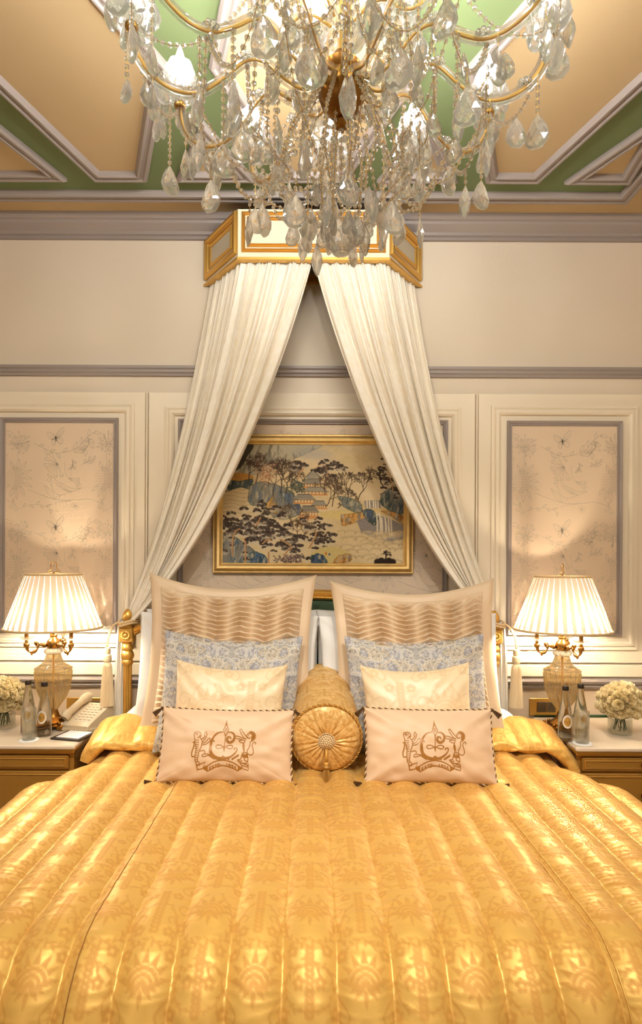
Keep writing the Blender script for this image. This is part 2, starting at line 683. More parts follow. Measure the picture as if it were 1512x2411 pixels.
# ------------------------------------------------------------------ the room
CEIL = 3.42
XL, XR, YB = -2.35, 2.2, -5.4


def slab(name, x0, x1, y0, y1, z0, z1, mat):
    return tag(MB().box(x0, x1, y0, y1, z0, z1).build(name, mat), kind='structure')


floor = slab('floor', XL - .1, XR + .1, YB - .1, 0.1, -0.1, 0, 'carpet')
wall_back = slab('wall_back', XL - .1, XR + .1, 0, 0.12, 0, CEIL + .1, 'wall_cream')
wall_left = slab('wall_left', XL - .12, XL, YB, 0, 0, CEIL + .1, 'wall_cream')
wall_right = slab('wall_right', XR, XR + .12, YB, 0, 0, CEIL + .1, 'wall_cream')
wall_front = slab('wall_front', XL - .1, XR + .1, YB - .12, YB, 0, CEIL + .1, 'wall_cream')
ceiling = slab('ceiling', XL - .1, XR + .1, YB - .1, 0.1, CEIL, CEIL + .1, 'ceil_cream')

# ceiling: green field with cream panels framed in grey moulding
cm = lambda u, v, h: (u, v - CAM_D, CEIL - h)          # (x, distance from camera plane, drop)
FX0, FX1, FD0, FD1 = -1.80, 1.60, -0.4, 3.13
fld = MB()
fo = [(FX0, FD0), (FX1, FD0), (FX1, FD1), (FX0, FD1)]
fld.add([cm(u, v, 0.004) for u, v in offset_poly(fo, 0.05)], [(0, 1, 2, 3)])
fld.build('green_field', 'ceil_green', ceiling)
bor = MB().frame(fo, [(0, 0), (0, .018), (.012, .03), (.022, .03), (.03, .022), (.045, .022), (.052, .032), (.064, .032), (.075, .012), (.075, 0)], cm)
bor.build('border_moulding', 'trim_grey', ceiling)
PANELS = []
left = [
    [(-1.055, 2.965), (-.80, 2.965), (-.54, 2.28), (-.78, 1.75), (-1.42, 1.80)],
    [(-1.70, 2.965), (-1.185, 2.965), (-1.46, 2.24)],
    [(-.665, 2.965), (-.275, 2.965), (-.465, 2.56)],
    [(-.62, 1.62), (-.44, 1.98), (-.26, 1.62), (-.44, 1.2)],
]
for p in left:
    PANELS.append(p)
    PANELS.append([(0.03 - x, d) for x, d in p])
PANELS[3] = [(1.21, 2.97), (1.53, 2.97), (1.46, 2.45)]
PANELS.append([(-.13, 2.965), (.16, 2.965), (.42, 2.28), (.24, 1.70), (-.21, 1.70), (-.39, 2.28)])
for k, p in enumerate(PANELS):
    pn = MB()
    pn.add([cm(u, v, 0.006) for u, v in offset_poly(p, 0.05)], [tuple(range(len(p)))])
    po = pn.build('ceiling_panel', 'ceil_cream', ceiling)
    fr = MB().frame(p, [(0, 0.002), (0, .02), (.01, .03), (.018, .03), (.025, .022), (.036, .022), (.042, .03), (.05, .03), (.058, .016), (.062, .004)], cm)
    fr.build('panel_moulding', 'trim_grey', po)

# cornice, picture rail, dado rail along the back wall (profiles in (out from wall, height))
wm = lambda t, a, b: (t, -a, b)


def rail(name, prof, x0=XL, x1=XR, mat='trim_grey'):
    return tag(MB().extrude(prof, x0, x1, wm).build(name, mat), kind='structure')


rail('trim_1', [(0, 3.318), (.018, 3.318), (.018, 3.334), (.03, 3.338), (.034, 3.352), (.05, 3.362), (.072, 3.376), (.078, 3.388), (.09, 3.392),
                (.102, 3.404), (.102, 3.421), (0, 3.421)])
rail('trim_2', [(0, 2.58), (.012, 2.58), (.014, 2.592), (.022, 2.598), (.022, 2.612), (.03, 2.618), (.03, 2.632), (0, 2.636)])
rail('trim_3', [(0, .893), (.016, .893), (.022, .905), (.018, .915), (.03, .922), (.036, .935), (.03, .946), (0, .948)])
tag(MB().box(XL, XR, -.02, 0, 0, .14).build('baseboard_back', 'panel_cream'), kind='structure')
# wallpapered dado below the rail
dd = MB().box(XL, XR, -.004, 0, .14, .893).build('dado_paper', 'dado_paper', wall_back)

# panelling: three raised boards with moulded frames and wallpapered panels
pm = lambda u, v, h: (u, -h, v)
BX = [(-2.3, -.906), (-.888, .884), (.902, 2.15)]
for x0, x1 in BX:
    MB().box(x0, x1, -.010, 0, 1.032, 2.492, ch=.003).build('panel_board', 'panel_cream', wall_back)
    MB().box(x0, x1, -.012, 0, .956, 1.022, ch=.004).build('plinth_board', 'panel_cream', wall_back)
for xs in (-.897, .893):
    MB().box(xs - .004, xs + .004, -.014, 0, 1.03, 2.49, ch=.0015).build('bead_strip', 'panel_cream', wall_back)

TILE = 0.4815            # the repeat of the printed wallpaper
U = 1 / (3.6 * 432.8)    # one drawing unit in metres


def wallpaper_art(W, H, sx, sy):
    """flowers, bird, butterfly; drawing units: metres * 1/U, v downwards"""
    F = Flat((0, 0, W / U, H / U))
    rr = random.Random(5)
    w = 2.3

    def leaf(x, y, ang, L, wd, vein=True):
        a = R(ang)
        ca, sa = math.cos(a), math.sin(a)
        for s in (-1, 1):
            F.line([(x + ca * L * t - sa * s * wd * math.sin(pi * t ** .8), y + sa * L * t + ca * s * wd * math.sin(pi * t ** .8)) for t in [i / 6 for i in range(7)]], w)
        if vein:
            F.line([(x, y), (x + ca * L * .9, y + sa * L * .9)], w * .7)

    def trumpet(x, y, ang, L):
        a = R(ang)
        ca, sa = math.cos(a), math.sin(a)
        for s in (-1, 1):
            F.line([(x + ca * L * t - sa * s * (3 + 14 * t ** 3), y + sa * L * t + ca * s * (3 + 14 * t ** 3)) for t in (0, .3, .6, .85, 1)], w)
        F.line([(x + ca * L - sa * 17 * math.cos(q) + ca * 7 * math.sin(q), y + sa * L + ca * 17 * math.cos(q) + sa * 7 * math.sin(q)) for q in [i * pi / 5 for i in range(11)]], w)

    def spray(x, y):
        for i in range(26):
            a = R(i * 360 / 26 + rr.uniform(-8, 8))
            L = rr.uniform(50, 105)
            ex, ey = x + math.cos(a) * L, y + math.sin(a) * L * .95
            F.line([(x + math.cos(a) * 12, y + 25 + math.sin(a) * 8), ((x + ex) / 2, (y + ey) / 2 + 8), (ex, ey)], w * .9, smooth=3)
            F.line([(ex + math.cos(q) * 9 * abs(math.cos(a)) + math.cos(q) * 4, ey + math.sin(q) * 8) for q in [k * pi / 3 for k in range(7)]], w)
        F.line([(x - 5, y + 40), (x - 18, y + 100), (x - 10, y + 160)], w, smooth=4)

    def protea(x, y):
        for k in range(6):
            rx = 95 - k * 15
            F.line([(x - 15 + rx * .85 * math.cos(q), y - 5 + (100 - k * 7) * math.sin(q)) for q in [R(-100 + i * 20) for i in range(11)]], w * .9)
        for k in range(7):
            for j in range(6):
                px, py = x - 75 + j * 24 + (k % 2) * 12, y - 75 + k * 22
                if (px - x + 10) ** 2 + (py - y) ** 2 < 7600:
                    F.line([(px - 11, py), (px - 7, py + 9), (px, py + 13), (px + 7, py + 9), (px + 11, py)], w * .7, smooth=2)
        for ang, L in ((-78, 120), (-55, 130), (-30, 110), (-5, 95), (25, 115), (55, 120), (85, 130), (110, 110), (140, 100), (-105, 100)):
            a = R(ang)
            leaf(x + math.cos(a) * 72, y + math.sin(a) * 80, ang + rr.uniform(-12, 12), L * .75, 15)

    def butterfly(x, y):
        for s, pts in ((1, [(0, 0), (15, -45), (60, -85), (68, -60), (50, -20), (5, 8)]), (1, [(5, 8), (45, 5), (62, 35), (40, 60), (15, 40), (0, 12)]),
                       (-1, [(0, 0), (25, -30), (75, -45), (60, -5), (40, 18), (5, 10)]), (-1, [(5, 10), (30, 20), (32, 55), (15, 70), (2, 40), (0, 12)])):
            q = [(x + s * px, y + py) for px, py in pts]
            F.line(spline(q, 4), w * 1.4)
            for t in range(1, 5):
                F.line([(x, y + 5), (q[t][0] * .85 + x * .15, q[t][1] * .85 + y * .15)], w * .9)
        F.line([(x - 4, y - 12), (x + 4, y + 35)], 7)

    def bird(x, y):
        F.line([(x - 75, y - 62), (x - 48, y - 85), (x - 15, y - 82), (x + 5, y - 55), (x + 70, y - 25), (x + 130, y + 5), (x + 215, y + 5), (x + 150, y + 25),
                (x + 110, y + 45), (x + 50, y + 62), (x, y + 45), (x - 30, y + 5), (x - 42, y - 40), (x - 75, y - 62)], w * 1.2, smooth=4)
        F.line([(x - 12, y - 45), (x + 20, y - 30), (x + 80, y), (x + 135, y + 35)], w, smooth=4)
        for k in range(4):
            F.line([(x + 5 + k * 22, y - 28 + k * 10), (x + 45 + k * 22, y + 5 + k * 9), (x + 90 + k * 15, y + 28 + k * 4)], w * .8, smooth=3)
        F.line([(x - 42 + 6 * math.cos(q), y - 66 + 6 * math.sin(q)) for q in [i * pi / 4 for i in range(9)]], w * 1.3)
        for k in (20, 45):
            F.line([(x + k, y + 60), (x + k - 15, y + 95)], w)

    def sprig(pts, n, L):
        s = spline(pts, 6)
        F.line(s, w)
        for k in range(n):
            i = int((k + .7) / (n + .4) * (len(s) - 2)) + 1
            ang = math.degrees(math.atan2(s[i][1] - s[i - 1][1], s[i][0] - s[i - 1][0]))
            leaf(s[i][0], s[i][1], ang + (42 if k % 2 else -42), L * rr.uniform(.7, 1.1), L * .2)

    T = TILE / U
    for i in range(-1, int(W / TILE) + 2):
        for j in range(-1, int(H / TILE) + 2):
            ox, oy = sx + i * T, sy + j * T

            def q(*p):
                return [(ox + a, oy + b) for a, b in p]
            spray(ox + 118, oy + 165)
            protea(ox + 85, oy + 470)
            butterfly(ox + 425, oy + 120)
            bird(ox + 425, oy + 545)
            F.line(q((190, 560), (300, 605), (450, 650), (600, 648), (700, 640), (812, 670)), w * 1.3, smooth=6)
            F.line(q((415, 690), (440, 670), (560, 655)), w, smooth=4)
            leaf(ox + 420, oy + 640, 232, 150, 20)
            sprig(q((240, 170), (330, 215), (430, 255), (550, 235)), 5, 60)
            sprig(q((550, 235), (620, 200), (690, 120), (770, 60)), 6, 75)
            sprig(q((690, 110), (700, 180), (640, 260)), 6, 80)
            for a in (100, 125, 150, 175, 205, 235, 70):
                trumpet(ox + 440, oy + 345, a, 95 + (a % 3) * 14)
            F.line(q((500, 330), (510, 430), (560, 490)), w, smooth=5)
            trumpet(ox + 540, oy + 465, 10, 80)
            trumpet(ox + 545, oy + 470, 35, 90)
            sprig(q((560, 300), (570, 350), (555, 390)), 4, 40)
            sprig(q((650, 350), (700, 320), (760, 300)), 5, 50)
            sprig(q((120, 720), (220, 690), (330, 700), (400, 740)), 6, 45)
            spray_c = (ox + 590, oy + 700)
            for a in range(0, 360, 40):
                F.line([spray_c, (spray_c[0] + 34 * math.cos(R(a)), spray_c[1] + 34 * math.sin(R(a)))], w)
            trumpet(ox + 60, oy + 640, 70, 100)
            trumpet(ox + 75, oy + 640, 110, 80)
    return F


def wall_panel(x0, x1, z0, z1, out0, sx, sy):
    """grey framed wallpaper panel inside a cream stepped moulding"""
    out = [(x0 - out0, z0 - out0 * .9), (x1 + out0, z0 - out0 * .9), (x1 + out0, z1 + out0 * .95), (x0 - out0, z1 + out0 * .95)]
    MB().frame(out, [(0, .008), (.003, .020), (.014, .022), (.022, .018), (.026, .026), (.04, .028), (.05, .020), (.056, .010)], pm).build('stepped_moulding', 'panel_cream', wall_back)
    inn = [(x0, z0), (x1, z0), (x1, z1), (x0, z1)]
    MB().frame(inn, [(0, .008), (0, .022), (.006, .03), (.014, .026), (.018, .02), (.024, .022), (.028, .012)], pm).build('grey_frame', 'trim_grey', wall_back)
    p = offset_poly(inn, .024)
    pn = MB().add([pm(u, v, .0125) for u, v in p], [(0, 1, 2, 3)]).build('wallpaper', 'paper', wall_back)
    F = wallpaper_art(x1 - x0 - .056, z1 - z0 - .056, sx, sy)
    a = F.build('printed_flowers', lambda u, v: (x0 + .028 + u * U, -.0129, z1 - .028 - v * U), 'paper_ink', pn)
    a['kind'] = 'stuff'


wall_panel(-1.690, -1.050, 1.185, 2.349, .088, 0, 0)
wall_panel(1.056, 1.680, 1.180, 2.343, .088, 0, 0)
wall_panel(-.725, .735, 1.180, 2.345, .075, 120, 0)

# ------------------------------------------------------------------ bed corona (canopy)
cor = thing('bed_canopy', (0, 0, 3.08), 'cream and gold half-octagonal bed crown fixed to wall above the painting', 'bed canopy')
# plan (x, out) left wall, left front, right front, right wall ; local z 0 .. .245
PL = [(-.581, 0.0), (-.372, .300), (.378, .300), (.581, 0.0)]
CH = .244
faces = [(PL[0], PL[1]), (PL[1], PL[2]), (PL[2], PL[3])]
for k, (a, b) in enumerate(faces):
    A, B = Vector((a[0], -a[1])), Vector((b[0], -b[1]))
    e = (B - A)
    L = e.length
    e.normalize()
    n = Vector((e.y, -e.x))
    bm = (lambda A, e, n: (lambda u, v, h: (A.x + e.x * u + n.x * h, A.y + e.y * u + n.y * h, v)))(A, e, n)
    pan = MB()
    V = [bm(u, v, h) for h in (0, -.018) for u, v in ((0, 0), (L, 0), (L, CH), (0, CH))]
    pan.add(V, [(0, 1, 2, 3), (7, 6, 5, 4), (0, 4, 5, 1), (1, 5, 6, 2), (2, 6, 7, 3), (3, 7, 4, 0)])
    po = pan.build('front_board' if k == 1 else 'side_board', 'corona_white', cor)
    rp = [(0, 0), (0, .006), (.004, .011), (.009, .007), (.013, .011), (.017, .006), (.018, 0)]
    if k == 1:
        for i0, i1 in ((.018, .030), (.045, .055)):
            MB().frame([(i0, i1 - .004), (L - i0, i1 - .004), (L - i0, CH - i1 + .012), (i0, CH - i1 + .012)], rp, bm).build('gold_moulding', 'gold_paint', po)
    else:
        MB().frame([(.004, .020), (L - .004, .020), (L - .004, CH - .01), (.004, CH - .01)], [(0, 0), (0, .01), (.006, .018), (.016, .018), (.022, .010), (.03, .012), (.036, 0)], bm).build('gold_moulding', 'gold_paint', po)
        MB().frame([(.052, .066), (L - .052, .066), (L - .052, CH - .055), (.052, CH - .055)], rp, bm).build('gold_moulding', 'gold_paint', po)
        q = [(.068, .082), (L - .068, .082), (L - .068, CH - .07), (.068, CH - .07)]
        MB().add([bm(u, v, .002) for u, v in q], [(0, 1, 2, 3)]).build('inset_panel', 'corona_grey', po)
lip = MB()
off = offset_poly([(x, -y) for x, y in PL], -.008)
inn = offset_poly([(x, -y) for x, y in PL], .03)
for z0, z1, oo in ((-.012, 0, off),):
    n = 4
    V = [(x, min(y, 0), z0) for x, y in oo] + [(x, min(y, 0), z1) for x, y in oo] + [(x, min(y, 0), z0) for x, y in inn] + [(x, min(y, 0), z1) for x, y in inn]
    F = []
    for i in range(3):
        j = i + 1
        F += [(i, j, 4 + j, 4 + i), (8 + j, 8 + i, 12 + i, 12 + j), (j, i, 8 + i, 8 + j), (4 + i, 4 + j, 12 + j, 12 + i)]
    lip.add(V, F)
lip.build('gold_lip', 'gold_paint', cor)
MB().add([(x, -y, CH - .004) for x, y in PL] + [(x, -y, CH) for x, y in PL], [(3, 2, 1, 0), (4, 5, 6, 7), (0, 1, 5, 4), (1, 2, 6, 5), (2, 3, 7, 6), (3, 0, 4, 7)]).build('top_board', 'dark_void', cor)
MB().box(-.3, .3, -.03, -.001, .004, .05).build('back_batten', 'gold_paint', cor)

# ------------------------------------------------------------------ 2D raster painter (feeds colour attributes of woven and painted surfaces)
class Paint:
    def __init__(self, x0, y0, x1, y1, W, H, ch=3, base=0):
        self.x0, self.y0, self.x1, self.y1, self.W, self.H = x0, y0, x1, y1, W, H
        self.a = np.zeros((H, W, ch)) + base
        self.X, self.Y = np.meshgrid(np.linspace(x0, x1, W), np.linspace(y0, y1, H))

    def _win(self, x0, y0, x1, y1):
        i0 = max(0, int((x0 - self.x0) / (self.x1 - self.x0) * (self.W - 1)))
        i1 = min(self.W, int((x1 - self.x0) / (self.x1 - self.x0) * (self.W - 1)) + 2)
        j0 = max(0, int((y0 - self.y0) / (self.y1 - self.y0) * (self.H - 1)))
        j1 = min(self.H, int((y1 - self.y0) / (self.y1 - self.y0) * (self.H - 1)) + 2)
        return slice(j0, j1), slice(i0, i1)

    def _put(self, w, col, al):
        self.a[w] = self.a[w] * (1 - al[..., None]) + np.array(col, float) * al[..., None]

    def stroke(self, pts, width, col, alpha=1.0, smooth=0, soft=1.0):
        if smooth:
            pts = spline(pts, smooth)
        n = len(pts) - 1
        for k in range(n):
            (ax, ay), (bx, by) = pts[k][:2], pts[k + 1][:2]
            wd = width[k] if isinstance(width, (list, tuple)) else width
            m = wd + 2 * soft
            w = self._win(min(ax, bx) - m, min(ay, by) - m, max(ax, bx) + m, max(ay, by) + m)
            X, Y = self.X[w], self.Y[w]
            if X.size == 0:
                continue
            dx, dy = bx - ax, by - ay
            t = np.clip(((X - ax) * dx + (Y - ay) * dy) / (dx * dx + dy * dy + 1e-9), 0, 1)
            d = np.hypot(X - ax - t * dx, Y - ay - t * dy)
            self._put(w, col, alpha * np.clip((wd * .5 - d) / soft + .5, 0, 1))

    def poly(self, pts, col, alpha=1.0, grad=None):
        xs, ys = [p[0] for p in pts], [p[1] for p in pts]
        w = self._win(min(xs), min(ys), max(xs), max(ys))
        X, Y = self.X[w], self.Y[w]
        if X.size == 0:
            return
        ins = np.zeros(X.shape, bool)
        n = len(pts)
        for i in range(n):
            (ax, ay), (bx, by) = pts[i][:2], pts[(i + 1) % n][:2]
            if ay == by:
                continue
            cr = ((ay > Y) != (by > Y)) & (X < (bx - ax) * (Y - ay) / (by - ay) + ax)
            ins ^= cr
        al = ins * alpha
        if grad:      # fades out towards the bottom
            al = al * np.clip(1 - (Y - grad[0]) / (grad[1] - grad[0]), 0, 1)
        self._put(w, col, al)

    def blob(self, cx, cy, rx, ry, col, alpha=1.0, soft=.35):
        w = self._win(cx - rx * 1.3, cy - ry * 1.3, cx + rx * 1.3, cy + ry * 1.3)
        X, Y = self.X[w], self.Y[w]
        if X.size == 0:
            return
        d = np.hypot((X - cx) / rx, (Y - cy) / ry)
        self._put(w, col, alpha * np.clip((1 - d) / soft + .5, 0, 1))

    def linear(self):
        a = np.clip(self.a / 255.0, 0, 1)
        return np.where(a <= .04045, a / 12.92, ((a + .055) / 1.055) ** 2.4)


def paint_landscape():
    P = Paint(122, 130, 1375, 958, 580, 384)
    rr = random.Random(3)
    X, Y = P.X, P.Y
    n = fbm(X / 260, Y / 120, 5)
    base = np.array([214, 190, 146.]) + n[..., None] * np.array([12, 12, 14.])
    P.a[:] = base
    sky = np.clip((330 - Y) / 200, 0, 1) * np.clip((X - 560) / 200, 0, 1) * np.clip(.45 + fbm(X / 200, Y / 70, 9), 0, 1)
    P.a = P.a * (1 - .55 * sky[..., None]) + np.array([176, 168, 158.]) * .55 * sky[..., None]
    INK, LINE = (52, 44, 40), (96, 78, 60)
    BLUE, BLUE2, GREY, OCH, GREEN = (108, 116, 128), (84, 94, 108), (134, 128, 112), (206, 158, 88), (64, 74, 52)

    def rock(pts, col, col2, strokes=40, edge=GREEN):
        s = spline(pts + [pts[0]], 4)
        s = [(x + rr.uniform(-5, 5), y + rr.uniform(-4, 4)) for x, y in s]
        P.poly(s, col)
        xs, ys = [p[0] for p in s], [p[1] for p in s]
        x0, x1, y0, y1 = min(xs), max(xs), min(ys), max(ys)
        keep = P.a.copy()
        for _ in range(strokes):
            x, y = rr.uniform(x0, x1), rr.uniform(y0, y1)
            L = rr.uniform(.15, .4) * (y1 - y0)
            sl = rr.uniform(-.5, .2)
            P.stroke([(x, y), (x + sl * L * .5 + rr.uniform(-6, 6), y + L * .5), (x + sl * L, y + L)], rr.uniform(6, 18), rr.choice([col2, col2, GREY, (176, 164, 138)]), rr.uniform(.35, .75), smooth=3, soft=6)
        for _ in range(strokes // 2):
            x, y = rr.uniform(x0, x1), rr.uniform(y0, y1)
            L = rr.uniform(.12, .3) * (y1 - y0)
            P.stroke([(x, y), (x - .2 * L + rr.uniform(-8, 8), y + L * .5), (x - .35 * L, y + L)], 2.5, edge, .8, smooth=3)
        new = P.a
        mask = Paint(P.x0, P.y0, P.x1, P.y1, P.W, P.H, 1)
        mask.poly(s, (1,))
        P.a = keep * (1 - mask.a) + new * mask.a
        P.stroke(s, 3.5, edge, .8)

    def tree(x, y, ang, L, w, depth, col=INK, spread=34, mn=2.0):
        if depth == 0 or L < 5:
            return
        ex, ey = x + math.cos(ang) * L, y - math.sin(ang) * L
        mx, my = (x + ex) / 2 + rr.uniform(-.12, .12) * L, (y + ey) / 2 + rr.uniform(-.1, .1) * L
        P.stroke([(x, y), (mx, my), (ex, ey)], max(w, mn), col, 1, smooth=2, soft=1.5)
        for k in range(3 if depth > 2 else 2):
            tree(ex, ey, ang + R(rr.uniform(-spread, spread)) * 1.3, L * rr.uniform(.62, .82), w * .62, depth - 1, col, spread, mn)

    def pine(x, y, n, sx, sy, s=1.0):
        cl = [(x + rr.gauss(0, sx), y + rr.gauss(0, sy)) for _ in range(int(n * 1.9))]
        cl.sort(key=lambda q: q[1])
        for a, b in cl:
            r = rr.uniform(17, 31) * s
            P.blob(a, b + r * .35, r * 1.35, r * .7, (204, 188, 160), .5, .7)
            for k in range(9):
                q = rr.uniform(-1, 1)
                P.blob(a + q * r, b - (1 - q * q) * r * .35 + rr.uniform(-.15, .25) * r, r * rr.uniform(.26, .42), r * rr.uniform(.22, .36), rr.choice([(62, 50, 42), (78, 64, 54), (54, 44, 40), (92, 78, 66)]), .9, .6)
            for k in range(6):
                P.blob(a + rr.uniform(-.9, .9) * r, b - rr.uniform(-.1, .35) * r, r * .12, r * .09, (126, 112, 98), .55, .6)

    # far mountain, top left
    rock([(122, 130), (300, 130), (520, 130), (800, 132), (700, 190), (600, 240), (470, 250), (420, 330), (300, 350), (230, 420), (122, 420)], (182, 170, 142), (128, 120, 100), 90, (126, 118, 98))
    P.poly(spline([(122, 130), (330, 130), (290, 220), (240, 300), (122, 360)], 4), (58, 50, 40), .85)
    P.blob(720, 190, 120, 40, (150, 150, 156), .35, .9)
    # mist band left
    for k in range(7):
        y = 440 + k * 28
        P.stroke([(110, y), (180, y - 12 + rr.uniform(-8, 8)), (260, y + 6), (330, y - 4)], 4, (168, 146, 108), .6, smooth=5, soft=3)
    P.poly(spline([(122, 340), (230, 330), (320, 345), (330, 378), (240, 390), (122, 370)], 3), (190, 138, 70))
    rock([(122, 385), (250, 385), (330, 380), (310, 440), (240, 430), (122, 460)], (84, 92, 88), (60, 64, 60), 20)
    # middle rocks
    rock([(310, 420), (400, 390), (520, 420), (600, 470), (660, 560), (650, 620), (560, 600), (480, 640), (420, 560), (310, 550)], GREY, BLUE, 70)
    rock([(520, 460), (610, 480), (660, 560), (650, 620), (600, 600), (560, 540)], BLUE, BLUE2, 36)
    rock([(420, 545), (470, 500), (500, 560), (510, 600), (470, 612), (430, 580)], OCH, (170, 126, 66), 16, (120, 86, 50))
    rock([(480, 570), (560, 560), (640, 610), (600, 640), (520, 650)], (158, 150, 132), GREY, 26)
    # bare trees left
    for x, y, L in ((350, 400, 62), (440, 420, 56), (520, 470, 78), (560, 470, 70), (470, 490, 80), (300, 390, 50), (600, 450, 55)):
        tree(x, y, R(90 + rr.uniform(-14, 14)), L, 6.5, 6, rr.choice([(70, 56, 46), LINE, (84, 66, 54)]), 36, 1.9)
    for _ in range(170):
        P.blob(rr.gauss(420, 34), rr.gauss(335, 38), 6, 5, rr.choice([(186, 140, 104), (160, 110, 80), (206, 170, 130)]), .8)
    for _ in range(170):
        P.blob(rr.gauss(640, 34), rr.gauss(425, 26), 7, 6, rr.choice([(96, 96, 80), (120, 116, 96), (76, 80, 66)]), .8)

    # temple buildings
    def hall(x, y, w, h, roof, tiers=1):
        for k in range(tiers):
            xx, ww, yy = x + k * w * .12, w * (1 - .24 * k), y - k * h * .9
            P.poly([(xx, yy - h * .35), (xx + ww, yy - h * .35), (xx + ww, yy), (xx, yy)], (222, 190, 140))
            for i in range(7):
                P.stroke([(xx + ww * i / 6, yy - h * .38), (xx + ww * i / 6, yy)], 4, (150, 96, 56))
            P.stroke([(xx - 6, yy), (xx + ww + 6, yy)], 9, (206, 138, 82))
            P.poly([(xx - ww * .12, yy - h * .32), (xx + ww * .16, yy - h * .8), (xx + ww * .84, yy - h * .8), (xx + ww * 1.12, yy - h * .32), (xx + ww, yy - h * .38), (xx, yy - h * .38)], roof)
            for i in range(9):
                P.stroke([(xx + ww * (.16 + .68 * i / 8), yy - h * .8), (xx + ww * (-.08 + 1.16 * i / 8), yy - h * .36)], 1.8, (104, 96, 84), .7)
            P.stroke([(xx - ww * .12, yy - h * .32), (xx + ww * 1.12, yy - h * .32)], 4, (92, 78, 62))
            P.stroke([(xx + ww * .16, yy - h * .8), (xx + ww * .84, yy - h * .8)], 5, (92, 84, 72))
    pine(850, 300, 12, 62, 34, .95)
    pine(640, 275, 5, 42, 18, .9)
    P.stroke([(830, 380), (850, 320), (815, 270), (770, 290)], [9, 8, 6, 5, 4] * 6, (186, 132, 88), 1, smooth=5)
    P.stroke([(640, 370), (660, 320), (690, 290)], 8, (196, 146, 100), 1, smooth=4)
    pine(890, 270, 5, 40, 20, .8)
    hall(690, 430, 110, 76, (150, 142, 126))
    P.poly([(690, 365), (745, 312), (800, 362)], (158, 150, 132))
    P.stroke([(685, 368), (745, 310), (808, 366)], 5, (92, 82, 68))
    hall(690, 480, 150, 66, (164, 154, 136))
    hall(620, 540, 130, 78, (150, 142, 126))
    hall(745, 575, 90, 66, (160, 150, 132))
    hall(660, 630, 118, 90, (140, 130, 114))
    P.poly([(640, 630), (790, 630), (770, 650), (660, 650)], (206, 150, 94))
    # terraces, right bank
    P.poly(spline([(790, 600), (900, 590), (1090, 590), (1100, 615), (940, 650), (800, 640)], 3), (214, 190, 128))
    rock([(940, 620), (1100, 600), (1090, 650), (1010, 680), (950, 690)], (206, 156, 88), (150, 104, 56), 30, (132, 92, 52))
    for x, y, L, a in ((840, 560, 56, 65), (880, 560, 66, 80), (990, 520, 66, 95), (1060, 510, 70, 60), (920, 570, 54, 40), (830, 480, 44, 100)):
        tree(x, y, R(a), L, 6.5, 6, rr.choice([(78, 62, 50), LINE, (96, 76, 60)]), 40, 1.9)
    rock([(920, 490), (990, 500), (1070, 540), (1090, 590), (1030, 600), (960, 560)], (128, 128, 116), (90, 98, 96), 40)
    # waterfall gorge
    P.poly([(1100, 520), (1215, 515), (1215, 570), (1110, 575)], (150, 140, 126))
    P.poly(spline([(1050, 660), (1180, 620), (1370, 690), (1374, 780), (1240, 800), (1080, 740)], 3), (134, 126, 122), .9)
    for x in (1120, 1138, 1165, 1180, 1195):
        P.stroke([(x, 522), (x + 2, 570)], 9, (226, 210, 180))
    P.poly(spline([(1090, 575), (1180, 572), (1330, 590), (1374, 640), (1374, 680), (1300, 630), (1200, 610), (1100, 600)], 3), (214, 184, 128))
    rock([(1220, 590), (1330, 600), (1374, 640), (1374, 690), (1310, 640)], (200, 150, 88), (150, 108, 60), 20, (120, 84, 48))
    rock([(1080, 590), (1150, 580), (1200, 640), (1180, 690), (1120, 650)], BLUE2, (66, 74, 66), 40, (52, 62, 46))
    rock([(1215, 470), (1270, 440), (1374, 430), (1374, 600), (1290, 590), (1215, 540)], (116, 118, 116), (70, 82, 86), 60, (50, 60, 44))
    for x0, x1, y0, y1 in ((1185, 1192, 600, 755), (1205, 1214, 605, 760), (1222, 1226, 640, 765), (1245, 1252, 630, 760), (1268, 1272, 640, 765), (1285, 1290, 645, 760)):
        P.stroke([(x0, y0), (x1, y0 + 60), (x1 + 1, y1)], 11, (224, 206, 174), .9, smooth=3, soft=3)
    pine(1250, 370, 8, 20, 60, .7)
    pine(1330, 360, 12, 26, 62, .8)
    for x, y in ((1300, 450), (1335, 440)):
        P.stroke([(x, y), (x - 8, y - 50), (x - 22, y - 90)], 7, (196, 150, 104), 1, smooth=3)
    tree(1235, 430, R(120), 44, 7, 5, INK, 36, 2.4)
    # clouds of mist, lower right
    for k in range(15):
        y = 735 + k * 14
        x = rr.uniform(840, 1250)
        n_ = rr.randint(3, 7)
        pts = []
        for i in range(n_):
            r_ = rr.uniform(22, 52)
            for j in range(7):
                th = pi - pi * j / 6
                pts.append((x + r_ * (1 + math.cos(th)), y - r_ * .42 * math.sin(th)))
            x += 2 * r_ * rr.uniform(.75, 1.0)
            y += rr.uniform(-9, 9)
        P.poly(pts + [(pts[-1][0] - 10, pts[-1][1] + 34), (pts[0][0] + 10, pts[0][1] + 34)], (220, 196, 150), .75, grad=(pts[0][1] - 20, pts[0][1] + 40))
        P.stroke(pts, 3.2, (160, 138, 106), .38, soft=3)
        P.stroke([(a_ + 2, b_ + 6) for a_, b_ in pts], 7, (176, 152, 116), .35, soft=5)
    # pines lower left and centre
    rock([(122, 750), (200, 770), (290, 830), (380, 900), (420, 958), (122, 958)], (128, 122, 110), (86, 98, 104), 50)
    rock([(300, 890), (360, 880), (420, 910), (430, 958), (300, 958)], (74, 96, 118), (52, 70, 84), 26, (44, 66, 48))
    for x, y, L in ((610, 730, 56), (690, 800, 44), (640, 780, 40)):
        tree(x, y, R(90), L, 6, 6, (96, 74, 54), 40, 2.4)
    pine(370, 580, 5, 30, 24, .8)
    pine(240, 700, 24, 80, 44)
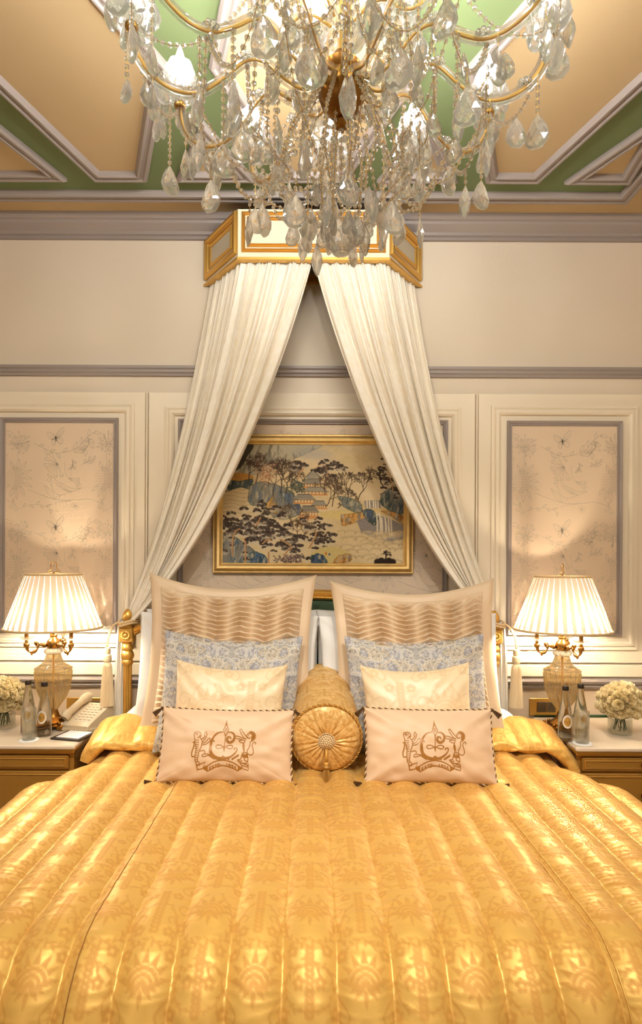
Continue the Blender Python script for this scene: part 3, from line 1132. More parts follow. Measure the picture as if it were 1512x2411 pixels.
    pine(430, 650, 16, 62, 36)
    pine(600, 820, 20, 80, 44)
    pine(380, 800, 22, 90, 40)
    pine(470, 720, 12, 60, 30)
    pine(760, 690, 7, 40, 22, .85)
    pine(830, 780, 12, 54, 34, .9)
    for q in (((190, 905), (192, 800), (210, 740), (240, 720)), ((280, 950), (282, 830), (270, 790)), ((350, 700), (370, 670), (385, 640)), ((440, 955), (440, 880)),
              ((540, 930), (570, 870), (600, 850)), ((720, 850), (760, 780), (770, 740)), ((520, 790), (560, 810), (600, 840)), ((400, 820), (440, 790), (460, 800))):
        P.stroke(list(q), 10, (194, 146, 98), 1, smooth=5)
        P.stroke([(a + 5, b) for a, b in q], 3, (120, 82, 52), .8, smooth=5)
    # terrace bottom centre
    P.poly(spline([(740, 880), (830, 840), (940, 850), (1010, 890), (1005, 930), (920, 958), (740, 958)], 3), (204, 182, 120))
    rock([(930, 900), (1010, 890), (1005, 940), (920, 958), (880, 958)], (200, 150, 84), (150, 104, 56), 18, (128, 90, 50))
    rock([(740, 900), (800, 890), (845, 930), (840, 958), (740, 958)], (72, 88, 112), (52, 64, 78), 24, (46, 66, 48))
    for _ in range(150):
        P.blob(rr.gauss(590, 50), rr.gauss(930, 18), 6, 5, rr.choice([(110, 88, 84), (84, 66, 60), (140, 116, 104)]), .9)
    P.blob(838, 888, 8, 11, (196, 120, 50))
    P.blob(862, 892, 9, 9, (120, 116, 116))
    for k in range(5):
        P.blob(1195 + k * 26, 944 - (k % 2) * 8, 24, 22, (46, 34, 28), 1, .4)
    tree(1250, 935, R(85), 26, 8, 5, (46, 34, 28), 55, 2.6)
    g = fbm(X / 7, Y / 7, 21, 2)[..., None] * 5
    P.a = P.a + g
    return P


# painting on the wall
PF0, PF1, PZ0, PZ1 = PX(500, 3.31), PX(974, 3.31), PZ(1350, 3.31), PZ(1022, 3.31)
pic = thing('landscape_painting', ((PF0 + PF1) / 2, 0, PZ0), 'gold-framed ink landscape with pagoda, pines and waterfall on wall behind the bed', 'painting')
pw, ph = PF1 - PF0, PZ1 - PZ0
fp = [(-pw / 2, 0), (pw / 2, 0), (pw / 2, ph), (-pw / 2, ph)]
MB().frame(fp, [(0, .014), (0, .034), (.004, .040), (.010, .040), (.014, .046), (.026, .052), (.038, .050), (.046, .040), (.050, .034), (.053, .034), (.056, .026), (.056, .014)], pm, closed_prof=True).build('frame', 'gold_leaf', pic, smooth=True, angle=35)
PL_ = paint_landscape()
H_, W_ = PL_.H, PL_.W
gx = np.linspace(-pw / 2 + .052, pw / 2 - .052, W_)
gz = np.linspace(ph - .052, .052, H_)
GX, GZ = np.meshgrid(gx, gz)
grid_obj('canvas', np.stack([GX, np.full_like(GX, -.028), GZ], -1), 'canvas_paint', pic, {'col': PL_.linear()}, smooth=False)
MB().box(-pw / 2 + .03, pw / 2 - .03, -.020, -.0135, .03, ph - .03).build('backing', 'dark_void', pic)

# ------------------------------------------------------------------ damask tile (0..1), shared by the woven cloths
def damask_tile(n=260):
    P = Paint(0, 0, 260, 340, 260, 340, 1)
    one = (1.,)

    def both(pts, w, sm=6):
        P.stroke(pts, w, one, 1, smooth=sm)
        P.stroke([(260 - x, y) for x, y in pts], w, one, 1, smooth=sm)

    def petal(x, y, ang, L, wd):
        a = R(ang)
        ca, sa = math.cos(a), math.sin(a)
        pts = [(x + ca * L * t - sa * wd * math.sin(pi * t ** .7), y + sa * L * t + ca * wd * math.sin(pi * t ** .7)) for t in [i / 8 for i in range(9)]]
        pts += [(x + ca * L * t + sa * wd * math.sin(pi * t ** .7), y + sa * L * t - ca * wd * math.sin(pi * t ** .7)) for t in [i / 8 for i in range(8, -1, -1)]]
        P.poly(pts, one)

    def palmette(cx, cy, s):
        for k, ang in enumerate(range(-165, -14, 25)):
            petal(cx, cy + 8 * s, ang, s * (66 + 16 * math.cos(R(ang + 90))), s * 11)
        for k, ang in enumerate(range(-152, -14, 25)):
            petal(cx, cy + 8 * s, ang, s * 50, s * 3.5)
        for ang in (25, 50, 130, 155):
            petal(cx, cy, ang, s * 46, s * 8)
        for q_ in (16, 30, 44):
            P.stroke([(cx + q_ * s * math.cos(R(a_)), cy + 8 * s + q_ * s * math.sin(R(a_))) for a_ in range(-160, -19, 10)], 2.6, (0.,))
        petal(cx, cy + 14 * s, 90, 40 * s, 6 * s)

    def flower(x, y, s):
        for k in range(5):
            P.blob(x + 9 * s * math.cos(R(k * 72 - 90)), y + 9 * s * math.sin(R(k * 72 - 90)), 6.4 * s, 6.4 * s, one, 1, .2)
        P.blob(x, y, 4 * s, 4 * s, (0.,), 1, .2)
    def leaf_row(pts, L, wd, step=1):
        """vine with acanthus lobes"""
        sp = spline(pts, 8)
        for mir in (0, 1):
            q = [((260 - x) if mir else x, y) for x, y in sp]
            P.stroke(q, 4.2, one)
            for k in range(3, len(q) - 1, 3):
                dx, dy = q[k][0] - q[k - 1][0], q[k][1] - q[k - 1][1]
                ll = math.hypot(dx, dy) or 1
                sd = 1 if (k // 3) % 2 else -1
                t_ = k / len(q)
                rr_ = L * .55 * (1 - .5 * t_)
                for j, o_ in enumerate((.5, 1.0, 1.45)):
                    P.blob(q[k][0] - sd * dy / ll * rr_ * o_ + dx / ll * j * 3, q[k][1] + sd * dx / ll * rr_ * o_ + dy / ll * j * 3, rr_ * (.62 - .12 * j), rr_ * (.62 - .12 * j), one, 1, .25)
    palmette(130, 92, .92)
    for sx in (0, 260):
        palmette(sx, 262, .92)
    for x, y in ((62, 128), (36, 150), (88, 196), (52, 205), (104, 262), (70, 318), (32, 20)):
        flower(x, y, 1.0)
        flower(260 - x, y, 1.0)
    leaf_row([(130, 170), (104, 182), (78, 162), (70, 112), (84, 60), (112, 14)], 15, 4.5, 4)
    leaf_row([(130, 205), (112, 232), (84, 236), (74, 272), (92, 306), (124, 312)], 14, 4.5, 4)
    leaf_row([(0, 170), (22, 186), (48, 176), (52, 120), (28, 72), (8, 60)], 15, 4.5, 4)
    both([(84, 60), (58, 50), (46, 70), (58, 84), (68, 76)], 4)
    both([(74, 272), (52, 300), (38, 322), (48, 338), (62, 330)], 4)
    both([(52, 120), (40, 104), (28, 112), (34, 124)], 4)
    for y in range(196, 338, 12):
        petal(130, y, -50, 20, 5)
        petal(130, y, -130, 20, 5)
    for y in range(4, 170, 12):
        for sx in (0, 260):
            petal(sx, y, -50, 20, 5)
            petal(sx, y, -130, 20, 5)
    A_ = P.a[..., 0]
    for _ in range(2):
        A_ = (A_ + np.roll(A_, 1, 0) + np.roll(A_, -1, 0) + np.roll(A_, 1, 1) + np.roll(A_, -1, 1)) / 5
    return np.clip(A_, 0, 1)


DT = damask_tile()


def damask(u, v, pu=0.25, pv=0.33):
    """sample the tile at metric u, v"""
    H, W = DT.shape
    x, y = (u / pu % 1) * W, (v / pv % 1) * H
    xi, yi = np.floor(x).astype(int), np.floor(y).astype(int)
    fx, fy = x - xi, y - yi
    g = lambda a, b: DT[b % H, a % W]
    return (g(xi, yi) * (1 - fx) + g(xi + 1, yi) * fx) * (1 - fy) + (g(xi, yi + 1) * (1 - fx) + g(xi + 1, yi + 1) * fx) * fy


# ------------------------------------------------------------------ curtains
def curtain(side):
    ns, nt_ = 260, 150
    s = np.linspace(0, 1, ns)
    t = np.linspace(0, 1, nt_)
    S, T = np.meshgrid(s, t)
    # top edge follows the crown: front centre -> front corner -> wall
    path = np.array([(-.006, -.272), (.352, -.272), (.548, -.012)])
    seg = np.hypot(*np.diff(path, axis=0).T)
    cum = np.concatenate([[0], np.cumsum(seg)]) / seg.sum()
    tx, ty = np.interp(S, cum, path[:, 0]), np.interp(S, cum, path[:, 1])
    zt = 3.12
    tie_x = .925 + .055 * S + .018 * np.sin(S * 9)
    tie_y = -.148 + .06 * S
    tie_z = 1.262
    e = T ** 1.08
    sag = (.235 - .085 * S)
    x = tx * (1 - e) + tie_x * e
    z = zt * (1 - T) + tie_z * T - sag * 4 * T * (1 - T)
    y = ty * (1 - T) + tie_y * T
    rr = np.random.default_rng(3 if side < 0 else 8)
    warp = S + .018 * np.sin(S * 17 + rr.random() * 6) + .012 * np.sin(S * 41 + rr.random() * 6)
    A = .009 + .011 * np.sin(pi * np.clip(T, 0, 1)) - .0075 * T ** 4
    ph = 2 * pi * 12 * warp
    fold = np.sin(ph + .7 * np.sin(3 * T)) + .45 * np.sin(2.7 * ph + 2 * T + 1) * (1 - T) ** 2 + .6 * np.sin(.43 * ph + 3 * T)
    gather = .006 * np.sin(2 * pi * 46 * warp) * np.exp(-T * 9)
    y = np.minimum(y + A * fold * .8 + gather, -.012 - .006 * (1 - S))
    x = x + A * .55 * np.cos(ph * .97) * np.sin(pi * T) * .6
    x = x * side
    P = np.stack([x, y, z], -1)
    pat = damask(S * 1.35 * (1 - .0 * T), T * 2.2, .13, .17) * (.75 + .25 * noise2(S * 30, T * 40, 4))
    root = thing('bed_curtain', (0, 0, 0), 'cream damask bed curtain swept to the bedpost beside the telephone' if side < 0 else 'cream damask bed curtain swept to the bedpost farther from the telephone', 'curtain', group='curtains of the bed crown')
    grid_obj('swept_panel', P, 'curtain_damask', root, {'pat': pat})
    # fall below the tieback
    nt2 = 60
    T2 = np.linspace(0, 1, nt2)
    S2, T2 = np.meshgrid(np.linspace(0, 1, 120), T2)
    w = .028 + .020 * np.sqrt(T2)
    xc = .990 + .022 * np.sqrt(T2)
    x2 = (xc + (S2 - .5) * 2 * w) * side
    z2 = 1.262 - T2 * 1.2
    y2 = -.10 + .0045 * np.sin(2 * pi * 3.3 * S2 + T2) + .0015 * np.sin(2 * pi * 9.3 * S2 + 2 * T2)
    grid_obj('hanging_tail', np.stack([x2, y2, z2], -1), 'curtain_damask', root, {'pat': damask(S2 * .5, T2 * 1.2, .13, .17)})
    # tieback rope round curtain and post, with a long tassel
    rp = [(side * (.962 + .052 * math.cos(a)), -.10 + .062 * math.sin(a), 1.258 + .008 * math.sin(2 * a)) for a in [i * 2 * pi / 28 for i in range(28)]]
    rp2 = [(x + .002 * side, y, z - .013) for x, y, z in rp]
    MB().tube(rp, .0065, 8, closed=True).tube(rp2, .0065, 8, closed=True).build('tieback_rope', 'rope_light', root, smooth=True)
    tx = 1.058 if side < 0 else 1.064
    hang = spline([(side * 1.008, -.135, 1.255), (side * 1.03, -.15, 1.235), (side * (tx - .01), -.155, 1.19), (side * tx, -.155, 1.125)], 6)
    MB().tube(hang, .004, 6).tube([(a + .006 * side, b, cz) for a, b, cz in hang], .004, 6).build('tassel_cord', 'rope_light', root, smooth=True)
    tm = MB()
    tm.lathe([(.006, 1.128), (.016, 1.122), (.017, 1.10), (.014, 1.092), (.02, 1.086), (.022, 1.06), (.016, 1.05)], 16, (side * tx, -.155, 0))
    th = tm.build('tassel_head', 'tassel_cream', root, smooth=True, angle=40)
    sk = MB().lathe([(.015, 1.052), (.024, 1.03), (.029, .96), (.034, .86), (.036, .825)], 64, (side * tx, -.155, 0), flute=32, depth=.16, fr=(1, 9))
    sk.build('tassel_fringe', 'tassel_cream', root)
    return root


curtain(-1)
curtain(1)

# ------------------------------------------------------------------ bed
bed = thing('bed', (0, 0, 0), 'large bed with gilt carved headboard posts and green upholstered back panel', 'bed')
BW = 0.98
MB().box(-BW, BW, -1.92, -.16, .10, .36, ch=.02).build('base', 'wood_gold', bed)
MB().box(-BW - .02, BW + .02, -1.94, -.15, .36, .60, ch=.06).build('mattress', 'white_linen', bed, smooth=True, angle=50)
for lx in (-.9, .9):
    MB().lathe([(.03, 0), (.035, .03), (.03, .06), (.04, .10)], 12, (lx, -1.85, 0)).build('leg', 'gold', bed, smooth=True)
HY_ = -.105
for px_ in (-.968, .962):
    p = MB()
    p.lathe([(.026, 0), (.026, .05), (.022, .07), (.0225, .80), (.0225, 1.03)], 48, (px_, HY_, 0), flute=12, depth=.14, fr=(2, 4))
    p.lathe([(.024, 1.03), (.029, 1.036), (.029, 1.048), (.025, 1.056), (.033, 1.068), (.034, 1.084), (.029, 1.098), (.024, 1.104), (.031, 1.112), (.032, 1.122),
             (.026, 1.132), (.025, 1.140), (.033, 1.150)], 32, (px_, HY_, 0))
    p.box(px_ - .036, px_ + .036, HY_ - .036, HY_ + .036, 1.150, 1.226, ch=.004)
    p.lathe([(.036, 1.226), (.036, 1.232), (.028, 1.240), (.02, 1.246), (.022, 1.262), (.027, 1.276), (.026, 1.292), (.018, 1.310), (.006, 1.322), (0, 1.324)], 28, (px_, HY_, 0))
    post = p.build('post', 'gold', bed, smooth=True, angle=40)
    ro = MB()
    for k in range(14):
        a = k * 2 * pi / 14
        ro.ball((px_ + .019 * math.cos(a), HY_ - .038, 1.188 + .019 * math.sin(a)), .0068, 8, 6, sc=(1, .6, 1))
    ro.ball((px_, HY_ - .038, 1.188), .011, 12, 8, sc=(1, .7, 1))
    ro.build('rosette', 'gold', post, smooth=True)
# arched top rail of the headboard
arch = lambda x: 1.205 + .195 * (1 - (x / .93) ** 2) ** .9 if abs(x) < .93 else 1.205
xs = np.linspace(-.93, .93, 61)
rl = MB()
prof = [(-.022, 0), (-.022, -.022), (-.014, -.03), (-.006, -.024), (.004, -.03), (.014, -.03), (.022, -.024), (.026, -.012), (.03, 0), (.03, .015), (-.022, .015)]
V, F = [], []
for x in xs:
    z = arch(x)
    for a, b in prof:
        V.append((x, HY_ + b, z + a))
n = len(prof)
for k in range(len(xs) - 1):
    for i in range(n):
        j = (i + 1) % n
        F.append((k * n + i, k * n + j, (k + 1) * n + j, (k + 1) * n + i))
rl.add(V, F)
top = rl.build('top_rail', 'gold', bed, smooth=True, angle=35)
bd = MB()
for k in range(150):
    x = -.92 + 1.84 * k / 149
    bd.ball((x, HY_ - .030, arch(x) - .012), .0052, 6, 4)
bd.build('beading', 'gold', top, smooth=True)
pn = MB()
xs2 = np.linspace(-.845, .845, 41)
V = [(x, HY_ - .008, .35) for x in xs2] + [(x, HY_ - .012, arch(x) - .02) for x in xs2] + [(x, HY_ + .01, .35) for x in xs2] + [(x, HY_ + .01, arch(x) - .02) for x in xs2]
n = len(xs2)
F = [(i, i + 1, n + i + 1, n + i) for i in range(n - 1)] + [(2 * n + i + 1, 2 * n + i, 3 * n + i, 3 * n + i + 1) for i in range(n - 1)] + [(0, n, 3 * n, 2 * n), (n - 1, 3 * n - 1, 4 * n - 1, 2 * n - 1)]
pn.add(V, F)
pn.build('upholstered_panel', 'green_velvet', bed)
for sx in (-.862, .862):
    MB().box(sx - .018, sx + .018, HY_ - .02, HY_ + .015, .3, arch(sx) - .01, ch=.006).build('inner_stile', 'gold', bed)

# ------------------------------------------------------------------ gold quilt
QZ, HW, RX, Y0, Y1, RF = .655, 1.06, .17, -.40, -1.80, .24
CW = 0.1255


def quilt_surface(s, t):
    """s: arc across (signed), t: arc from the head towards the foot; returns x, y, z, and outward normal parts"""
    sg, a = np.sign(s), np.abs(s)
    q = np.clip((t - .15) / .36, 0, 1)
    hw = HW - .185 + .185 * q * q * (3 - 2 * q) + .12 * (s > 0)
    qa = np.clip((a - hw) / RX, 0, pi / 2)
    down = np.clip(a - hw - RX * pi / 2, 0, None)
    x = sg * (np.minimum(a, hw) + RX * np.sin(qa) + .05 * down * q)
    dzx = RX * (1 - np.cos(qa)) + down
    L = Y0 - Y1
    qb = np.clip((t - L) / RF, 0, pi / 2)
    dn2 = np.clip(t - L - RF * pi / 2, 0, None)
    y = Y0 - (np.minimum(t, L) + RF * np.sin(qb) + .05 * dn2)
    dzy = RF * (1 - np.cos(qb)) + dn2
    head = .05 * np.exp(-np.clip(t, 0, None) / .16)
    crown = .02 * (1 - (a / 1.2) ** 2)
    z = QZ + head + crown - dzx - dzy
    nz = np.cos(qa) * np.cos(qb)
    nx = sg * np.sin(qa)
    ny = -np.sin(qb) * np.cos(qa)
    return x, y, np.maximum(z, .08), nx, ny, nz


def quilt_puff(s, t):
    f = s / CW + .5
    k = np.floor(f)
    fr = f - k
    puff = .023 * (1 - np.abs(2 * fr - 1) ** 2.2)
    ph = (np.sin(k * 12.9898) * 43758.5453) % 1 * 30
    bow = .012 * (2 * fr - 1) ** 2
    n1 = noise2((t + bow) * 34 + ph, s * 9 + ph, 31)
    n2 = 1 - np.abs(noise2((t + bow) * 62 + ph * 2, s * 12 + ph, 37))
    edge = .45 + .55 * np.abs(2 * fr - 1)
    return puff + (.0020 * n1 + .0024 * n2 ** 3) * edge + .005 * noise2(t * 3, s * 4, 41)


sv = np.concatenate([np.linspace(-1.95, -1.36, 20)[:-1], np.linspace(-1.36, 1.42, 800), np.linspace(1.42, 2.0, 20)[1:]])
tv = np.concatenate([np.linspace(0, 1.78, 440), np.linspace(1.78, 2.15, 14)[1:]])
S, T = np.meshgrid(sv, tv)
x, y, z, nx, ny, nz = quilt_surface(S, T)
h = quilt_puff(S, T)
P = np.stack([x + nx * h, y + ny * h, z + nz * h], -1)
quilt = thing('quilt', (0, 0, 0), 'gold damask channel-quilted bedspread covering the whole bed', 'bedspread')
grid_obj('cover', P, 'quilt_gold', quilt, {'pat': damask(S + .125, T, .25, .33)})
M('seam_dark', c(150, 98, 36), 0.6)
for s0 in (-.533, .697):
    tt = np.linspace(.2, 1.75, 120)
    for o_, nm in ((0, 'seam'),) if s0 < 0 else ((-.006, 'seam'), (.006, 'seam')):
        ss = np.full_like(tt, s0 + o_)
        x, y, z, nx, ny, nz = quilt_surface(ss, tt)
        h = quilt_puff(ss, tt) + .0005
        pts = list(zip(x + nx * h, y + ny * h, z + nz * h))
        MB().tube(pts, .0016 if s0 < 0 else .0022, 5).build(nm, 'seam_dark' if s0 < 0 else 'quilt_gold', quilt, smooth=True)
# turned-back fold across the head end: a soft flattened roll
fs = np.linspace(-1.05, 1.235, 420)
fa = np.linspace(0, 2 * pi, 66)[:-1]
FS, FA = np.meshgrid(fs, fa)
af = np.abs(FS)
wid = .125 * (1 + .08 * noise2(FS * 6, FS * 0, 3))
k_ = np.floor(FS / CW + .5)
fr_ = FS / CW + .5 - k_
pf = .75 + .35 * (1 - np.abs(2 * fr_ - 1) ** 2.5)
hgt = .036 * pf
hw = .905 + .155 * (FS > 0)
qa = np.clip((af - hw) / .14, 0, 1.45)
fx = np.sign(FS) * (np.minimum(af, hw) + .14 * np.sin(qa))
fz = .765 - .14 * (1 - np.cos(qa)) + .010 * noise2(FS * 5, FS * 0 + 4, 9)
fy = -.425 + .02 * noise2(FS * 3, FS * 0 + 2, 6) - .06 * np.clip(af - .9, 0, 1)
cx_ = np.cos(FA)
sy_ = np.sin(FA)
yy = fy - wid * np.sign(cx_) * np.abs(cx_) ** .8
zz = fz + hgt * np.sign(sy_) * np.abs(sy_) ** .7 + .28 * (yy - fy) * 1.0
nrm = np.clip(qa, 0, 1)
P = np.stack([fx + np.sign(FS) * np.sin(qa) * hgt * np.sign(sy_) * .6, yy + .004 * noise2(FS * 40, FA * 2, 12), zz + .004 * noise2(FS * 22, FA * 3, 15)], -1)
grid_obj('turned_back_fold', np.concatenate([P, P[:1]], 0), 'quilt_gold', quilt, {'pat': np.concatenate([damask(FS, FA * .06), damask(FS[:1], FA[:1] * 0)], 0)})

# white duvet showing between fold and pillows
ds = np.linspace(-1.02, 1.10, 160)
dy = np.linspace(-.16, -.44, 40)
DS, DY = np.meshgrid(ds, dy)
ex = np.clip(1 - (np.abs(DS - .04) / 1.065) ** 8, 0, 1) ** .5
dz = .60 + (.145 + .02 * noise2(DS * 5, DY * 6, 2)) * ex * np.clip(((-.15 - DY) / .04), 0, 1) ** .5
dz = dz - .05 * np.clip((-.30 - DY) / .14, 0, 1) + .10 * np.exp(-((np.abs(DS - .04) - .90) / .11) ** 2) * np.clip((DY + .40) / .1, 0, 1)
duv = grid_obj('white_duvet', np.stack([DS, DY, dz], -1), 'white_linen')
md = duv.modifiers.new('thick', 'SOLIDIFY')
md.thickness = .02
md.offset = -1
tag(duv, 'puffy white duvet peeking out between gold fold and pillows', 'duvet')


# ------------------------------------------------------------------ cushions
def cushion_fn(w, h, T, pinch=.06, pinch_v=.05, seed=1, wr=.004, power=.5):
    """returns f(u, v, side) -> xyz (u, v in -1..1); base at z = 0, front is -y"""
    def f(u, v, side):
        u, v = np.asarray(u, float), np.asarray(v, float)
        x = w / 2 * u * (1 - pinch * (1 - v ** 2))
        z = h / 2 + h / 2 * v * (1 - pinch_v * (1 - u ** 2))
        b = np.clip((1 - np.abs(u) ** 2.4) * (1 - np.abs(v) ** 2.4), 0, 1) ** power
        y = side * T / 2 * b
        y = y + side * wr * b ** .5 * (noise2(u * 2.2 + 9, v * 2.2 + 3, seed) + .5 * noise2(u * 5, v * 5 + 7, seed + 1)) * 1.6
        # pulls radiating from the corners
        rad = np.abs(np.abs(u) - np.abs(v))
        y = y + side * wr * 1.3 * np.sin(13 * rad + seed) * (np.abs(u * v)) ** 1.2 * (b > 0)
        y = y + side * wr * 1.1 * b * noise2(u * 7 + v * 3, v * 2 - u + 5, seed + 5) * np.clip(np.abs(v) * 1.3, 0, 1)
        return np.stack([x, y, z], -1)
    return f


def cushion(root, f, mat, n=90, attrs=None, name='cover', m=None):
    ev = lambda k: (lambda q: .35 * np.sin(q * pi / 2) + .65 * q)(np.linspace(-1, 1, k))
    u, v = ev(n), ev(m or n)
    U_, V_ = np.meshgrid(u, v)
    A = f(U_, V_, -1)
    B = f(U_, V_, 1)[:, ::-1]
    # front and back joined along the side seams: one closed sleeve
    P = np.concatenate([A, B[:, 1:-1]], 1)
    at = None
    if attrs:
        at = {}
        for k, g in attrs.items():
            a = g(U_, V_)
            at[k] = np.concatenate([a, a[:, ::-1][:, 1:-1]], 1)
    return grid_obj(name, P, mat, root, at, wrap=True)


def rope(root, pts, r, pitch, name='rope_piping', mats=('rope_light', 'rope_dark'), closed=True):
    """two-strand twisted cord along a closed path"""
    pts = [Vector(p) for p in pts]
    n = len(pts)
    cum = [0.0]
    for i in range(1, n + (1 if closed else 0)):
        cum.append(cum[-1] + (pts[i % n] - pts[i - 1]).length)
    L = cum[-1]
    turns = max(1, round(L / pitch))
    N = turns * 7
    mb = MB()
    for k in range(2):
        out = []
        for i in range(N if closed else N + 1):
            d = L * i / N
            j = max(q for q in range(len(cum)) if cum[q] <= d + 1e-9)
            j = min(j, len(cum) - 2)
            t = (d - cum[j]) / max(1e-9, cum[j + 1] - cum[j])
            a, b = pts[j], pts[(j + 1) % n]
            p = a.lerp(b, t)
            tg = (b - a).normalized()
            s1 = tg.cross(Vector((0, 1, 0)))
            s1 = s1.normalized() if s1.length > .01 else Vector((1, 0, 0))
            s2 = tg.cross(s1)
            ang = 2 * pi * turns * i / N + k * pi
            out.append(p + (s1 * math.cos(ang) + s2 * math.sin(ang)) * r * .62)
        mb.tube(out, r * .66, 5, mi=k, closed=closed)
    return mb.build(name, list(mats), root, smooth=True)


def tassel(root, p, d, L, r, mats=('tassel_dark', 'rope_dark'), name='tassel'):
    """knot, neck and flared skirt hanging from p along direction d"""
    mb = MB()
    prof = [(r * .25, 0), (r * .5, L * .04), (r * .62, L * .12), (r * .5, L * .2), (r * .32, L * .25), (r * .45, L * .3), (r * .62, L * .5), (r * .85, L * .85), (r, L)]
    mb.lathe(prof, 40, flute=20, depth=.22, fr=(5, 8))
    o = mb.build(name, mats[0], root)
    q = Vector((0, 0, 1)).rotation_difference(Vector(d).normalized())
    o.rotation_mode = 'QUATERNION'
    o.rotation_quaternion = q
    o.location = p
    return o


def outline(f, n=40, out=0.0):
    e = np.linspace(-1, 1, n)
    o = np.ones(n)
    s = [f(e, -o, 0)[:-1], f(o, e, 0)[:-1], f(e[::-1], o, 0)[:-1], f(-o, e[::-1], 0)[:-1]]
    return [tuple(p) for p in np.concatenate(s)]


LEAN = R(-14)


def place_cushion(name, x, d, z, lean, roll, yaw, label, cat, group=None):
    t = thing(name, (x, d - CAM_D, z), label, cat, (R(-lean), R(roll), R(yaw)), group)
    return t


# white pillows, two behind each pleated sham
for x, d, z, ln, rl_, lab in (
        (-.405, 3.10, .735, 9, 0, 'white pillow standing nearest the headboard on the telephone side'),
        (-.425, 3.005, .735, 10, 1.2, 'white pillow between the telephone-side pleated sham and another white pillow'),
        (.470, 3.10, .735, 9, 0, 'white pillow standing nearest the headboard on the side away from telephone'),
        (.495, 3.005, .735, 10, -1.2, 'white pillow between another white pillow and the pleated sham farther from telephone')):
    t = place_cushion('white_pillow', x, d, z, ln, rl_, 0, lab, 'pillow', 'white bed pillows')
    hh = .60 if d > 3.05 else .585
    f = cushion_fn(.90, hh, .10, .035, .045, int(abs(x) * 1000) + int(d * 100), .006, .45)
    cushion(t, f, 'white_linen', 60)


# pleated Euro shams
def sham(x, d, z, w, h, lean, roll, yaw, label, seed):
    t = place_cushion('pleated_sham', x, d, z, lean, roll, yaw, label, 'cushion', 'pleated beige shams')
    f0 = cushion_fn(w, h, .17, .085, .20, seed, .004, .5)
    fl = .058          # flange width as share of the half size
    k = 1 - 2 * .052 / w * 1.0
    n, m = 130, 430
    u = np.linspace(-k, k, n)
    v = np.linspace(-k, k, m)
    U_, V_ = np.meshgrid(u, v)
    base = f0(U_, V_, 0)
    b = np.clip((1 - np.abs(U_ / k) ** 2.6) * (1 - np.abs(V_ / k) ** 2.6), 0, 1) ** .5
    p = .029
    colw = .122
    zz = V_ * h / 2
    xx = U_ * w / 2
    tri = np.abs(((xx / colw + .5) % 2) - 1) - .5             # -.5 .. .5 zigzag
    ph = zz / p + tri * 1.5 + .30 * noise2(xx * 14, zz * 9, seed) + .15 * noise2(xx * 30, zz * 26, seed + 3)
    saw = ph % 1
    prof = np.where(saw < .78, saw / .78, (1 - saw) / .22)
    open_ = .25 + .75 * np.clip(np.sin(pi * ((xx / colw) % 1)) ** 1.0, 0, 1)
    pl = .034 * prof * open_ * np.clip(b * 2.2, .15, 1)
    A = base.copy()
    A[..., 1] = -.5 * .17 * b - pl - .004
    B = base[:, ::-1].copy()
    B[..., 1] = .5 * .15 * b[:, ::-1]
    grid_obj('pleated_front', A, 'sham_beige', t)
    grid_obj('plain_back', B, 'sham_beige', t)
    # flat flange all round, two-sided thin band
    N = 60
    e = np.linspace(-1, 1, N)
    o = np.ones(N)
    ring = lambda kk: np.concatenate([f0(e * kk, -o * kk, 0)[:-1], f0(o * kk, e * kk, 0)[:-1], f0(e[::-1] * kk, o * kk, 0)[:-1], f0(-o * kk, e[::-1] * kk, 0)[:-1]])
    wav = .006 * noise2(np.arange(4 * (N - 1)) * .16, np.zeros(4 * (N - 1)), seed + 9)
    rings = []
    for kk, yy, q in ((k * .99, -.006, 0), ((k + 1) / 2, -.006, .6), (1.0, -.003, 1), (1.0, .003, 1), ((k + 1) / 2, .006, .6), (k * .99, .006, 0)):
        r = ring(kk).copy()
        r[:, 1] += yy + wav * q
        rings.append(r)
    grid_obj('flange', np.stack(rings, 0), 'sham_beige', t, None, True, wrap=True)
    return t


sham(-.399, 2.895, .735, .835, .80, 13, 0.5, 0, 'large pleated beige sham, tallest cushion on the telephone side of bolster', 21)
sham(.512, 2.895, .735, .820, .775, 13, -1.0, 0, 'large pleated beige sham, tallest cushion on the bolster side away from telephone', 33)


